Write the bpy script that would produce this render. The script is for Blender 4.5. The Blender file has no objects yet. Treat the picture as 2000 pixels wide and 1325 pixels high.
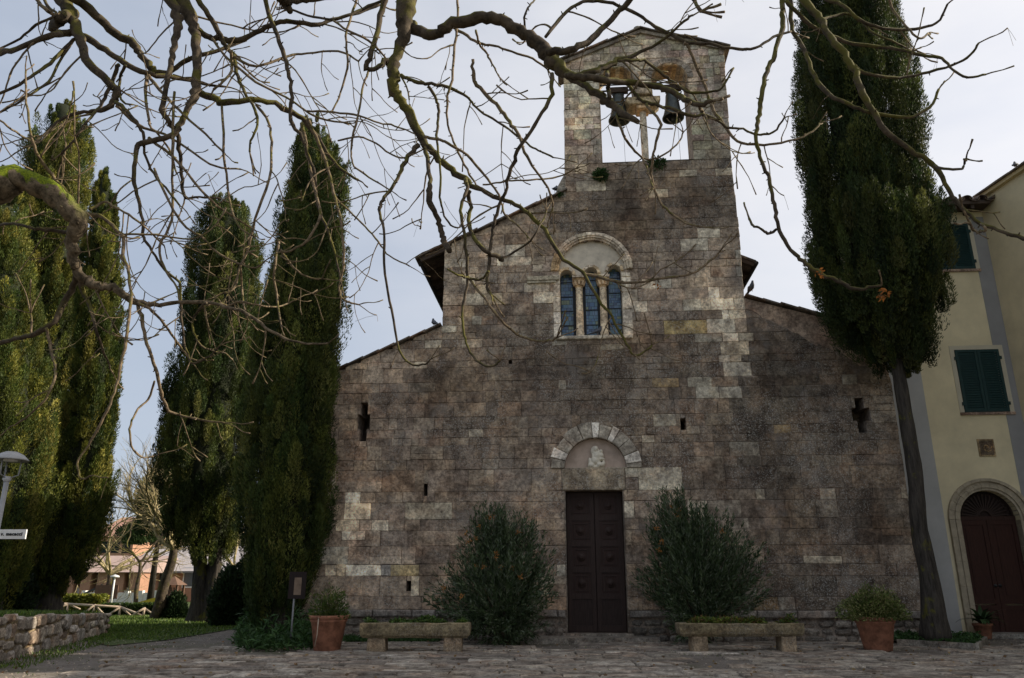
import bpy, bmesh, math, random
import numpy as np
from mathutils import Vector, Matrix, noise
random.seed(7); RS = np.random.RandomState(11)
R = math.radians
scene = bpy.context.scene
COL = scene.collection
# ------------------------------------------------------------------ camera
CAM_Z = 1.3; PITCH = R(17.4); FPX = 1525.0
cam_d = bpy.data.cameras.new('camera'); cam = bpy.data.objects.new('camera', cam_d); COL.objects.link(cam)
cam.location = (0, 0, CAM_Z); cam.rotation_euler = (math.pi/2 + PITCH, 0, 0)
cam_d.sensor_width = 36; cam_d.lens = FPX/2000*36; cam_d.clip_end = 3000; cam_d.clip_start = 0.05
scene.camera = cam
# ------------------------------------------------------------------ sky, sun, exposure
SUN_EL = R(30); SUN_AZ = R(79)          # azimuth clockwise from +Y
SUN_DIR = Vector((math.sin(SUN_AZ)*math.cos(SUN_EL), math.cos(SUN_AZ)*math.cos(SUN_EL), math.sin(SUN_EL)))
world = bpy.data.worlds.new('World'); scene.world = world; world.use_nodes = True
wn = world.node_tree; wn.nodes.clear()
def wnode(t, **k):
    n = wn.nodes.new(t)
    for a, b in k.items(): setattr(n, a, b)
    return n
w_out = wnode('ShaderNodeOutputWorld'); w_bg = wnode('ShaderNodeBackground'); w_bg.inputs[1].default_value = 0.1
w_sky = wnode('ShaderNodeTexSky', sky_type='NISHITA'); w_sky.sun_disc = False
w_sky.sun_elevation = SUN_EL; w_sky.sun_rotation = SUN_AZ; w_sky.air_density = 1.0; w_sky.dust_density = 1.5
w_co = wnode('ShaderNodeTexCoord'); w_map = wnode('ShaderNodeMapping'); w_map.inputs['Scale'].default_value = (1.2, 1.2, 3.2)
w_no = wnode('ShaderNodeTexNoise'); w_no.inputs['Scale'].default_value = 1.7; w_no.inputs['Detail'].default_value = 6; w_no.inputs['Roughness'].default_value = .55
w_rm = wnode('ShaderNodeMapRange'); w_rm.inputs[1].default_value = .3; w_rm.inputs[2].default_value = .7; w_rm.inputs[3].default_value = .62; w_rm.inputs[4].default_value = .95
w_dot = wnode('ShaderNodeVectorMath', operation='DOT_PRODUCT'); w_dot.inputs[1].default_value = SUN_DIR
w_r2 = wnode('ShaderNodeMapRange'); w_r2.inputs[1].default_value = .05; w_r2.inputs[2].default_value = .85; w_r2.inputs[3].default_value = 0; w_r2.inputs[4].default_value = 1
w_cc = wnode('ShaderNodeMix', data_type='RGBA'); w_cc.inputs[6].default_value = (3.7, 4.1, 4.85, 1); w_cc.inputs[7].default_value = (7.4, 7.2, 7.15, 1)
w_mx = wnode('ShaderNodeMix', data_type='RGBA')
L = wn.links.new
L(w_co.outputs['Generated'], w_map.inputs[0]); L(w_map.outputs[0], w_no.inputs['Vector']); L(w_no.outputs[0], w_rm.inputs[0])
L(w_co.outputs['Generated'], w_dot.inputs[0]); L(w_dot.outputs['Value'], w_r2.inputs[0]); L(w_r2.outputs[0], w_cc.inputs[0])
L(w_rm.outputs[0], w_mx.inputs[0]); L(w_sky.outputs[0], w_mx.inputs[6]); L(w_cc.outputs[2], w_mx.inputs[7])
L(w_mx.outputs[2], w_bg.inputs[0]); L(w_bg.outputs[0], w_out.inputs[0])
sd = bpy.data.lights.new('sun', 'SUN'); sd.energy = 5.0; sd.angle = R(.6); sd.color = (1, .9, .74)
so = bpy.data.objects.new('sun', sd); COL.objects.link(so); so.rotation_euler = SUN_DIR.to_track_quat('Z', 'Y').to_euler(); so.location = (30, 10, 30)
scene.view_settings.view_transform = 'Standard'; scene.view_settings.look = 'None'; scene.view_settings.gamma = 1
scene.view_settings.exposure = 0.55; scene.view_settings.use_curve_mapping = False

# ------------------------------------------------------------------ helpers
CP, SP = math.cos(PITCH), math.sin(PITCH)
def ray(px, py):
    a = (px-1000)/FPX; b = (662.5-py)/FPX
    return Vector((a, CP-b*SP, SP+b*CP))
def P(px, py, Y):
    d = ray(px, py); t = Y/d.y
    return Vector((d.x*t, Y, CAM_Z+d.z*t))
def G(px, py, z=0.0):
    d = ray(px, py); t = (z-CAM_Z)/d.z
    return Vector((d.x*t, d.y*t, z))
def to_px(p):
    x, y, z = p[0], p[1], p[2]-CAM_Z
    f = y*CP+z*SP; up = -y*SP+z*CP
    return (1000+FPX*x/f, 662.5-FPX*up/f)
TH = R(4.5); CT, ST = math.cos(TH), math.sin(TH); D0 = 20.0
def FL(px, py, yo=0.0):
    """pixel -> (u, z) on the vertical plane yo metres behind the church front"""
    d = ray(px, py); t = (yo+D0*CT)/(d.x*ST+d.y*CT)
    x, y = d.x*t, d.y*t-D0
    return (x*CT-y*ST, CAM_Z+d.z*t)
def LW(u, y, z):
    return Vector((u*CT+y*ST, D0-u*ST+y*CT, z))
def WL(p):
    x, y = p[0], p[1]-D0
    return (x*CT-y*ST, x*ST+y*CT, p[2])
def upx(u, z, y=0): return to_px(LW(u, y, z))

def tag(o, label=None, cat=None, group=None, kind=None):
    if label: o['label'] = label
    if cat: o['category'] = cat
    if group: o['group'] = group
    if kind: o['kind'] = kind
    return o
def empty(name, loc=(0, 0, 0), rz=0, parent=None):
    o = bpy.data.objects.new(name, None); COL.objects.link(o); o.location = loc; o.rotation_euler.z = rz
    o.empty_display_size = .2
    if parent: o.parent = parent
    return o
class MB:
    def __init__(s): s.v = []; s.f = []; s.c = []; s.sm = []
    def add(s, vs, fs, col=(1, 1, 1), smooth=False):
        n = len(s.v); s.v += [tuple(v) for v in vs]
        for f in fs: s.f.append(tuple(i+n for i in f)); s.c.append(col); s.sm.append(smooth)
        return s
    def box(s, a, b, col=(1, 1, 1), j=0.0):
        x0, y0, z0 = a; x1, y1, z1 = b
        vs = [(x0, y0, z0), (x1, y0, z0), (x1, y1, z0), (x0, y1, z0), (x0, y0, z1), (x1, y0, z1), (x1, y1, z1), (x0, y1, z1)]
        if j: vs = [tuple(c+random.uniform(-j, j) for c in v) for v in vs]
        return s.add(vs, [(3, 2, 1, 0), (4, 5, 6, 7), (0, 1, 5, 4), (1, 2, 6, 5), (2, 3, 7, 6), (3, 0, 4, 7)], col)
    def bar(s, p, q, w, h=None, col=(1, 1, 1), up=(0, 0, 1)):
        p = Vector(p); q = Vector(q); d = (q-p).normalized(); h = h or w
        u = Vector(up)
        if abs(d.dot(u)) > .98: u = Vector((1, 0, 0))
        a = d.cross(u).normalized(); b = a.cross(d)
        vs = []
        for e in (p, q):
            for i, k in ((-1, -1), (1, -1), (1, 1), (-1, 1)): vs.append(e+a*(i*w/2)+b*(k*h/2))
        return s.add(vs, [(3, 2, 1, 0), (4, 5, 6, 7), (0, 1, 5, 4), (1, 2, 6, 5), (2, 3, 7, 6), (3, 0, 4, 7)], col)
    def tube(s, pts, rad, n=6, col=(1, 1, 1), cap=True, smooth=True):
        pts = [Vector(p) for p in pts]
        if not hasattr(rad, '__len__'): rad = [rad]*len(pts)
        vs = []; ref = None
        for i, p in enumerate(pts):
            d = (pts[min(i+1, len(pts)-1)]-pts[max(i-1, 0)])
            d = d.normalized() if d.length > 1e-9 else Vector((0, 0, 1))
            if ref is None: ref = d.orthogonal().normalized()
            ref = (ref-d*ref.dot(d))
            ref = ref.normalized() if ref.length > 1e-6 else d.orthogonal().normalized()
            b = d.cross(ref)
            for k in range(n):
                a = 2*math.pi*k/n; vs.append(p+(ref*math.cos(a)+b*math.sin(a))*rad[i])
        fs = []
        for i in range(len(pts)-1):
            for k in range(n):
                k2 = (k+1) % n; fs.append((i*n+k, i*n+k2, (i+1)*n+k2, (i+1)*n+k))
        if cap:
            fs.append(tuple(reversed(range(n)))); fs.append(tuple(range((len(pts)-1)*n, len(pts)*n)))
        return s.add(vs, fs, col, smooth)
    def lathe(s, prof, n=24, c=(0, 0, 0), col=(1, 1, 1), smooth=True):
        vs = []; fs = []
        for r, z in prof:
            for k in range(n):
                a = 2*math.pi*k/n; vs.append((c[0]+r*math.cos(a), c[1]+r*math.sin(a), c[2]+z))
        for i in range(len(prof)-1):
            for k in range(n):
                k2 = (k+1) % n; fs.append((i*n+k, i*n+k2, (i+1)*n+k2, (i+1)*n+k))
        return s.add(vs, fs, col, smooth)
    def prism(s, poly, y0, y1, col=(1, 1, 1), ch=0.0, j=0.0):
        """poly (u,z) convex, CCW seen from the front (-y); front at y0, back at y1, chamfer ch"""
        n = len(poly)
        a = sum(poly[i][0]*poly[(i+1) % n][1]-poly[(i+1) % n][0]*poly[i][1] for i in range(n))
        if a < 0: poly = poly[::-1]
        cx = sum(p[0] for p in poly)/n; cz = sum(p[1] for p in poly)/n
        if j: poly = [(p[0]+random.uniform(-j, j), p[1]+random.uniform(-j, j)) for p in poly]
        vs = [(p[0], y1, p[1]) for p in poly]
        if ch:
            vs += [(p[0], y0+ch*1.0, p[1]) for p in poly]
            for p in poly:
                dx, dz = p[0]-cx, p[1]-cz; sx = max(0, abs(dx)-ch*random.uniform(.7, 1.5)); sz = max(0, abs(dz)-ch*random.uniform(.7, 1.5))
                vs.append((cx+math.copysign(sx, dx), y0+random.uniform(-.3, .3)*ch, cz+math.copysign(sz, dz)))
            m = 3
        else:
            vs += [(p[0], y0, p[1]) for p in poly]; m = 2
        fs = []
        for r in range(m-1):
            for k in range(n):
                k2 = (k+1) % n; fs.append((r*n+k, r*n+k2, (r+1)*n+k2, (r+1)*n+k))
        fs.append(tuple((m-1)*n+k for k in range(n)))
        return s.add(vs, fs, col)
    def build(s, name, mat, parent=None, loc=None, center=False):
        me = bpy.data.meshes.new(name)
        off = Vector((0, 0, 0))
        if center and s.v:
            A = np.array(s.v); off = Vector(((A.min(0)+A.max(0))/2).tolist())
            s.v = [(v[0]-off[0], v[1]-off[1], v[2]-off[2]) for v in s.v]
        me.from_pydata(s.v, [], s.f)
        ca = me.color_attributes.new('col', 'FLOAT_COLOR', 'CORNER')
        arr = []
        for f, c in zip(s.f, s.c): arr += [c[0], c[1], c[2], 1.0]*len(f)
        ca.data.foreach_set('color', arr)
        me.polygons.foreach_set('use_smooth', s.sm)
        me.materials.append(mat); me.update()
        o = bpy.data.objects.new(name, me); COL.objects.link(o)
        if parent: o.parent = parent
        o.location = (Vector(loc) if loc is not None else Vector((0, 0, 0)))+off
        return o
def np_mesh(name, V, quads, cols, mat, parent=None, loc=(0, 0, 0)):
    """V (N,3), quads (M,k), cols (M,3)"""
    me = bpy.data.meshes.new(name); k = quads.shape[1]; M = len(quads)
    me.vertices.add(len(V)); me.vertices.foreach_set('co', V.astype(np.float32).ravel())
    me.loops.add(M*k); me.loops.foreach_set('vertex_index', quads.astype(np.int32).ravel())
    me.polygons.add(M); me.polygons.foreach_set('loop_start', np.arange(0, M*k, k, dtype=np.int32))
    me.update(calc_edges=True)
    ca = me.color_attributes.new('col', 'FLOAT_COLOR', 'CORNER')
    c4 = np.ones((M, k, 4), np.float32); c4[:, :, :3] = cols[:, None, :]
    ca.data.foreach_set('color', c4.ravel()); me.materials.append(mat)
    o = bpy.data.objects.new(name, me); COL.objects.link(o); o.location = loc
    if parent: o.parent = parent
    return o
def blades(name, C, Dr, ln, wd, cols, mat, parent=None, loc=(0, 0, 0), bend=0.0, tri=False):
    """diamond leaves: centre base C, direction Dr, length ln, width wd"""
    n = len(C); Dr = Dr/np.maximum(1e-6, np.linalg.norm(Dr, axis=1))[:, None]
    rv = RS.normal(size=(n, 3)); S = np.cross(Dr, rv); S /= np.maximum(1e-6, np.linalg.norm(S, axis=1))[:, None]
    ln = np.broadcast_to(ln, (n,))[:, None]; wd = np.broadcast_to(wd, (n,))[:, None]
    mid = C+Dr*ln*.45; tip = C+Dr*ln
    if bend: tip[:, 2] -= (bend*ln[:, 0])
    if tri:
        V = np.stack([C+S*wd*.5, tip, C-S*wd*.5], 1).reshape(-1, 3)
        return np_mesh(name, V, np.arange(3*n).reshape(n, 3), cols, mat, parent, loc)
    V = np.stack([C, mid+S*wd*.5, tip, mid-S*wd*.5], 1).reshape(-1, 3)
    return np_mesh(name, V, np.arange(4*n).reshape(n, 4), cols, mat, parent, loc)
def rnd_unit(n):
    v = RS.normal(size=(n, 3)); return v/np.linalg.norm(v, axis=1)[:, None]
def extrude2d(name, outer, holes, y0, y1, mat, parent=None):
    """filled polygon with holes in (u,z), from y0 (front) to y1 (back)"""
    cu = bpy.data.curves.new(name, 'CURVE'); cu.dimensions = '2D'; cu.fill_mode = 'BOTH'; cu.extrude = abs(y1-y0)/2
    for lp in [outer]+holes:
        sp = cu.splines.new('POLY'); sp.points.add(len(lp)-1); sp.use_cyclic_u = True
        for i, p in enumerate(lp): sp.points[i].co = (p[0], p[1], 0, 1)
    ob = bpy.data.objects.new('tmp', cu); COL.objects.link(ob)
    dg = bpy.context.evaluated_depsgraph_get(); dg.update()
    me = bpy.data.meshes.new_from_object(ob.evaluated_get(dg)); me.name = name
    bpy.data.objects.remove(ob); bpy.data.curves.remove(cu)
    ym = (y0+y1)/2
    for v in me.vertices:
        x, y, z = v.co; v.co = (x, ym-z, y)
    for p in me.polygons: p.use_smooth = False
    ca = me.color_attributes.new('col', 'FLOAT_COLOR', 'CORNER'); ca.data.foreach_set('color', [1.0]*(4*len(me.loops)))
    me.materials.clear(); me.materials.append(mat); me.update()
    o = bpy.data.objects.new(name, me); COL.objects.link(o)
    if parent: o.parent = parent
    return o
def arc(cx, cz, rx, a0, a1, n, rz=None):
    rz = rz or rx
    return [(cx+rx*math.cos(a0+(a1-a0)*i/n), cz+rz*math.sin(a0+(a1-a0)*i/n)) for i in range(n+1)]
def catmull(pts, per=4):
    A = np.array(pts, float); n = len(A)
    out = []
    for i in range(n-1):
        p0 = A[max(i-1, 0)]; p1 = A[i]; p2 = A[i+1]; p3 = A[min(i+2, n-1)]
        for k in range(per):
            t = k/per
            out.append(.5*((2*p1)+(-p0+p2)*t+(2*p0-5*p1+4*p2-p3)*t*t+(-p0+3*p1-3*p2+p3)*t**3))
    out.append(A[-1]); return np.array(out)

# ------------------------------------------------------------------ materials
def new_mat(name):
    m = bpy.data.materials.new(name); m.use_nodes = True; nt = m.node_tree
    b = nt.nodes['Principled BSDF']; b.inputs['Specular IOR Level'].default_value = .25
    return m, nt, b
def nd(nt, t, **k):
    n = nt.nodes.new(t)
    for a, v in k.items():
        if a in n.inputs.keys(): n.inputs[a].default_value = v
        else: setattr(n, a, v)
    return n
def mixc(nt, fac, a, b, bt='MIX'):
    m = nt.nodes.new('ShaderNodeMix'); m.data_type = 'RGBA'; m.blend_type = bt
    for i, s in ((0, fac), (6, a), (7, b)):
        if isinstance(s, bpy.types.NodeSocket): nt.links.new(s, m.inputs[i])
        elif i == 0: m.inputs[0].default_value = s
        else: m.inputs[i].default_value = (s[0], s[1], s[2], 1)
    return m.outputs[2]
def maprange(nt, src, a, b, c=0.0, d=1.0):
    m = nd(nt, 'ShaderNodeMapRange'); nt.links.new(src, m.inputs[0])
    for i, v in zip((1, 2, 3, 4), (a, b, c, d)): m.inputs[i].default_value = v
    return m.outputs[0]
def noise_t(nt, scale, detail=5, rough=.6, mp=None, src=None):
    g = nd(nt, 'ShaderNodeNewGeometry')
    n = nd(nt, 'ShaderNodeTexNoise'); n.inputs['Scale'].default_value = scale; n.inputs['Detail'].default_value = detail; n.inputs['Roughness'].default_value = rough
    s = g.outputs['Position']
    if mp:
        m = nd(nt, 'ShaderNodeMapping'); m.inputs['Scale'].default_value = mp; nt.links.new(s, m.inputs[0]); s = m.outputs[0]
    nt.links.new(s, n.inputs['Vector'])
    return n.outputs[0]
def math2(nt, op, a, b):
    m = nd(nt, 'ShaderNodeMath', operation=op)
    for i, s in ((0, a), (1, b)):
        if isinstance(s, bpy.types.NodeSocket): nt.links.new(s, m.inputs[i])
        else: m.inputs[i].default_value = s
    return m.outputs[0]
def bump(nt, b, h, strength=.4, dist=.02):
    n = nd(nt, 'ShaderNodeBump'); n.inputs['Strength'].default_value = strength; n.inputs['Distance'].default_value = dist
    nt.links.new(h, n.inputs['Height']); nt.links.new(n.outputs[0], b.inputs['Normal'])
def attr(nt):
    return nd(nt, 'ShaderNodeAttribute', attribute_name='col').outputs['Color']
def mat_stone(name, stain=.6, lichen=.5, rough=.92, base=None, sc=1.0, bs=.7):
    m, nt, b = new_mat(name); b.inputs['Roughness'].default_value = rough
    c = attr(nt); rgb = nd(nt, 'ShaderNodeRGBToBW'); nt.links.new(c, rgb.inputs[0]); weath = maprange(nt, rgb.outputs[0], .14, .34, 1.1, .12 if not base else 1)
    if base: c = mixc(nt, 1.0, c, base, 'MULTIPLY')
    fine = noise_t(nt, 14*sc, 6, .7)
    med = noise_t(nt, 3.1*sc, 5, .6)
    c = mixc(nt, 1.0, c, mixc(nt, maprange(nt, med, .38, .62), (.62, .59, .57), (1.36, 1.35, 1.32)), 'MULTIPLY')
    c = mixc(nt, 1.0, c, mixc(nt, maprange(nt, fine, .38, .62), (.60, .58, .56), (1.4, 1.38, 1.35)), 'MULTIPLY')
    warm = noise_t(nt, 1.3*sc, 3, .5, mp=(1, 1, 1.7))
    c = mixc(nt, maprange(nt, warm, .52, .75, 0, .4), c, mixc(nt, 1, c, (1.35, .95, .72), 'MULTIPLY'))
    streak = noise_t(nt, .9*sc, 6, .68, mp=(1.5, 1.5, .42))
    st = math2(nt, 'MULTIPLY', weath, maprange(nt, streak, .45, .63, 0, stain))
    c = mixc(nt, st, c, mixc(nt, 1, c, (.50, .44, .42), 'MULTIPLY') if stain > .5 else mixc(nt, 1, c, (.35, .34, .34), 'MULTIPLY'))
    pat = noise_t(nt, 2.2*sc, 8, .75)
    c = mixc(nt, maprange(nt, pat, .50, .60, 0, stain*.75), c, mixc(nt, 1, c, (.52, .49, .49), 'MULTIPLY'))
    blo = noise_t(nt, .62*sc, 9, .72)
    c = mixc(nt, maprange(nt, blo, .50, .62, 0, stain*1.1), c, mixc(nt, 1, c, (1.62, 1.52, 1.36), 'MULTIPLY'))
    c = mixc(nt, maprange(nt, blo, .46, .36, 0, stain), c, mixc(nt, 1, c, (.62, .58, .57), 'MULTIPLY'))
    gr = noise_t(nt, 1.1*sc, 7, .7)
    c = mixc(nt, maprange(nt, gr, .54, .64, 0, stain*.5), c, (.30, .27, .235))
    lb = noise_t(nt, 30*sc, 4, .75); lm = noise_t(nt, .7*sc, 3, .6)
    lf = math2(nt, 'MULTIPLY', maprange(nt, lb, .53, .60), maprange(nt, lm, .40, .60, 0, lichen))
    c = mixc(nt, lf, c, (.50, .48, .43))
    v = nd(nt, 'ShaderNodeTexVoronoi'); v.inputs['Scale'].default_value = 17*sc
    g = nd(nt, 'ShaderNodeNewGeometry'); nt.links.new(g.outputs['Position'], v.inputs['Vector'])
    pit = maprange(nt, v.outputs['Distance'], .06, .22)
    pn = noise_t(nt, 6*sc, 2, .5); pit = math2(nt, 'MAXIMUM', pit, maprange(nt, pn, .58, .5))
    c = mixc(nt, pit, mixc(nt, 1, c, (.35, .33, .32), 'MULTIPLY'), c)
    nt.links.new(c, b.inputs['Base Color'])
    h = math2(nt, 'ADD', fine, math2(nt, 'MULTIPLY', pit, .8)); h = math2(nt, 'ADD', h, math2(nt, 'MULTIPLY', med, .8))
    bump(nt, b, h, bs, .03)
    return m
def mat_plain(name, col, var=.15, scale=6, rough=.85, bumpv=.15, useattr=False, spec=.25, mp=None, metal=0):
    m, nt, b = new_mat(name); b.inputs['Roughness'].default_value = rough; b.inputs['Specular IOR Level'].default_value = spec
    b.inputs['Metallic'].default_value = metal
    n = noise_t(nt, scale, 6, .65, mp=mp)
    c = mixc(nt, maprange(nt, n, .3, .7), tuple(x*(1-var) for x in col), tuple(x*(1+var) for x in col))
    if useattr: c = mixc(nt, 1, c, attr(nt), 'MULTIPLY')
    nt.links.new(c, b.inputs['Base Color']); bump(nt, b, n, bumpv, .02)
    return m
def mat_leaf(name, tint=(1, 1, 1), trans=.25, rough=.6):
    m, nt, b = new_mat(name); b.inputs['Roughness'].default_value = rough
    c = mixc(nt, 1, attr(nt), tint, 'MULTIPLY')
    n = noise_t(nt, 2.5, 3, .6); c = mixc(nt, 1, c, mixc(nt, maprange(nt, n, .3, .7), (.7, .75, .7), (1.35, 1.25, 1.2)), 'MULTIPLY')
    nt.links.new(c, b.inputs['Base Color'])
    t = nd(nt, 'ShaderNodeBsdfTranslucent'); nt.links.new(c, t.inputs['Color'])
    mx = nd(nt, 'ShaderNodeMixShader'); mx.inputs[0].default_value = trans
    nt.links.new(b.outputs[0], mx.inputs[1]); nt.links.new(t.outputs[0], mx.inputs[2])
    nt.links.new(mx.outputs[0], nt.nodes['Material Output'].inputs[0])
    return m
M = {}
M['stone'] = mat_stone('facade_stone', stain=.68, lichen=.6)
M['clean_stone'] = mat_stone('carved_stone', stain=.3, lichen=.15, base=(1.4, 1.38, 1.34), bs=.4)
M['mortar'] = mat_stone('mortar', stain=.5, lichen=.1, base=(.24, .20, .165))
M['core'] = mat_stone('inner_stone', stain=.3, lichen=.1, base=(.42, .31, .19))  # golden-brown, bounced light under the arches put into the colour
M['portal'] = None
M['rubble'] = mat_stone('rubble_stone', stain=.3, lichen=.3, sc=1.6)
M['paver'] = mat_stone('paver_stone', stain=.4, lichen=.12, sc=1.2, bs=.35, rough=.95)
M['tile'] = mat_stone('terracotta_tile', stain=.6, lichen=.35, sc=2, base=(.8, .8, .8))
M['plaster'] = mat_stone('weathered_plaster', stain=.45, lichen=.1, bs=.25)
M['darkwood'] = mat_plain('dark_wood', (.038, .022, .017), .35, 9, .6, .2, mp=(4, 4, .5), useattr=True)
M['portal'] = mat_plain('portal_stone', (1.25, 1.25, 1.25), .22, 5, .85, .2, useattr=True)
M['pink_plaster'] = mat_plain('pink_plaster', (.46, .36, .29), .22, 3, .9, .15)
M['marble'] = mat_plain('relief_marble', (.66, .60, .48), .12, 14, .75, .15)
M['window_marble'] = mat_plain('window_marble', (.60, .53, .42), .25, 3.5, .85, .25)
M['eavewood'] = mat_plain('eave_wood', (.07, .05, .038), .3, 5, .85, .2)
M['iron'] = mat_plain('iron', (.035, .033, .032), .3, 12, .55, .2, spec=.4)
M['bronze'] = mat_plain('bell_bronze', (.075, .085, .08), .35, 8, .5, .15, spec=.5, metal=.6)
M['lead'] = mat_plain('lead', (.03, .032, .035), .2, 9, .5)
M['terracotta'] = mat_plain('terracotta', (.25, .11, .065), .5, 7, .85, .15)
M['bird'] = mat_plain('feathers', (.085, .09, .105), .3, 30, .7, .1, useattr=True)
M['yellow_plaster'] = mat_plain('yellow_plaster', (.74, .64, .42), .13, 1.2, .92, .12, useattr=True)
M['grey_plaster'] = mat_plain('grey_plaster', (.44, .43, .41), .1, 1.5, .92, .1, useattr=True)
M['green_paint'] = mat_plain('green_shutter_paint', (.014, .042, .040), .2, 10, .5, .08, useattr=True)
M['metal'] = mat_plain('galvanised_metal', (.38, .38, .38), .12, 8, .45, .05, spec=.5, useattr=True)
M['fencewood'] = mat_plain('pale_fence_wood', (.42, .33, .25), .2, 10, .85, .15)
M['white'] = mat_plain('white_paint', (.75, .75, .73), .06, 8, .6, .05, useattr=True)
M['black'] = mat_plain('black_paint', (.02, .02, .02), .1, 8, .6, .02)
M['soil'] = mat_plain('soil', (.06, .045, .032), .3, 14, .95, .5)
M['cypress'] = mat_leaf('cypress_foliage')
M['leaf'] = mat_leaf('leaf', rough=.5)
M['core_dark'] = mat_plain('shade_core', (.018, .022, .010), .4, 6, .95, .6)  # near-black, shade inside the foliage put into the colour
def mat_glass():
    m, nt, b = new_mat('stained_glass'); b.inputs['Roughness'].default_value = .18; b.inputs['Specular IOR Level'].default_value = .6
    nt.links.new(attr(nt), b.inputs['Base Color']); n = noise_t(nt, 9, 3, .5); bump(nt, b, n, .25, .02); return m
M['glass'] = mat_glass()
def mat_bark(name, base, moss=.5, scale=9, mp=None):
    m, nt, b = new_mat(name); b.inputs['Roughness'].default_value = .92
    n = noise_t(nt, scale, 6, .75, mp=mp); n2 = noise_t(nt, scale*.35, 4, .6)
    c = mixc(nt, maprange(nt, n, .36, .64), tuple(x*.35 for x in base), tuple(x*1.5 for x in base))
    g = nd(nt, 'ShaderNodeNewGeometry'); sx = nd(nt, 'ShaderNodeSeparateXYZ'); nt.links.new(g.outputs['Normal'], sx.inputs[0])
    up = maprange(nt, sx.outputs[2], -.5, .8, -.12, .14)
    mm = maprange(nt, math2(nt, 'ADD', n2, up), .60-moss*.2, .68-moss*.14, 0, .85)
    mc = mixc(nt, n, (.045, .042, .006), (.15, .135, .022))
    c = mixc(nt, mm, c, mc)
    nt.links.new(c, b.inputs['Base Color']); bump(nt, b, n, .8, .012); return m
M['bark'] = mat_bark('branch_bark', (.072, .054, .036), .35)
M['bark_moss'] = mat_bark('mossy_bark', (.075, .057, .038), .9)
M['twig'] = mat_bark('twig_bark', (.17, .125, .078), .25, 20)
M['trunk'] = mat_bark('cypress_bark', (.048, .040, .032), .1, 9, (1.6, 1.6, .22))
M['pale_twig'] = mat_bark('pale_twig_bark', (.36, .29, .16), .2, 5)
def mat_moss():
    m, nt, b = new_mat('thick_moss_bark'); b.inputs['Roughness'].default_value = .95
    n = noise_t(nt, 14, 6, .7); n2 = noise_t(nt, 5, 4, .6); n3 = noise_t(nt, 60, 3, .7)
    c = mixc(nt, maprange(nt, n, .38, .62), (.045, .034, .02), (.19, .145, .095))
    g = nd(nt, 'ShaderNodeNewGeometry'); sx = nd(nt, 'ShaderNodeSeparateXYZ'); nt.links.new(g.outputs['Normal'], sx.inputs[0])
    k = math2(nt, 'ADD', sx.outputs[2], maprange(nt, n2, .3, .7, -.6, .6))
    mc = mixc(nt, maprange(nt, n3, .35, .65), (.05, .075, .004), (.20, .24, .012))
    sp = nd(nt, 'ShaderNodeSeparateXYZ'); nt.links.new(g.outputs['Position'], sp.inputs[0])
    hi = maprange(nt, sp.outputs[2], 4.2, 4.5)
    c = mixc(nt, math2(nt, 'MULTIPLY', hi, maprange(nt, k, .1, .25)), c, mc)
    nt.links.new(c, b.inputs['Base Color']); bump(nt, b, n, .9, .02); return m
M['moss_limb'] = mat_moss()
def mat_ground(name, a, bcol, sc=2.0, third=None, rough=.95, bs=.6):
    m, nt, b = new_mat(name); b.inputs['Roughness'].default_value = rough
    n = noise_t(nt, sc, 8, .7); n2 = noise_t(nt, sc*14, 5, .75); n3 = noise_t(nt, sc*.2, 4, .6)
    c = mixc(nt, maprange(nt, n, .35, .65), a, bcol)
    if third: c = mixc(nt, maprange(nt, n3, .5, .62), c, third)
    c = mixc(nt, 1, c, mixc(nt, maprange(nt, n2, .3, .7), (.55, .55, .55), (1.4, 1.4, 1.4)), 'MULTIPLY')
    nt.links.new(c, b.inputs['Base Color']); bump(nt, b, n2, bs, .02); return m
M['gravel'] = mat_ground('gravel_dirt', (.12, .10, .082), (.20, .175, .15), 2.0, (.10, .095, .06))
M['far_ground'] = mat_ground('far_ground', (.06, .08, .025), (.10, .11, .04), .5)
M['lawn'] = mat_ground('lawn_soil', (.045, .07, .015), (.08, .10, .03), 1.5)
M['hill'] = mat_ground('hill_scrub', (.055, .055, .035), (.13, .12, .085), .035, (.05, .06, .03), bs=1.0)
def vc(c, a, b):
    f = random.uniform(a, b); return (c[0]*f, c[1]*f, c[2]*f)
# ------------------------------------------------------------------ ground
def sheet(name, poly, z, mat, kind='structure'):
    mb = MB(); mb.add([(p[0], p[1], z) for p in poly], [tuple(range(len(poly)))]); o = mb.build(name, mat); o['kind'] = kind; return o
sheet('ground', [(-900, -300), (900, -300), (900, 1500), (-900, 1500)], -.03, M['far_ground'])
sheet('piazza', [(-30, -14), (30, -14), (30, 24), (-6.4, 24), (-9, 27), (-30, 27)], -.012, M['gravel'])
# hills
def hill():
    nx, ny = 90, 26; vs = []; fs = []
    for j in range(ny):
        for i in range(nx):
            a = R(-75+150*i/(nx-1)); r = 170+j*14
            x, y = r*math.sin(a), r*math.cos(a)
            h = 34*math.sin(min(1, j/(ny-1)*1.25)*math.pi/2)*(.75+.5*noise.noise(Vector((x*.006, y*.006, 3)))+.25*math.sin(a*3+.5))
            h += noise.noise(Vector((x*.05, y*.05, 0)))*2.2
            vs.append((x, y, -1+h*(j > 0)))
    for j in range(ny-1):
        for i in range(nx-1): fs.append((j*nx+i, j*nx+i+1, (j+1)*nx+i+1, (j+1)*nx+i))
    o = MB().add(vs, fs, smooth=True).build('hill', M['hill']); o['kind'] = 'structure'
hill()
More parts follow.
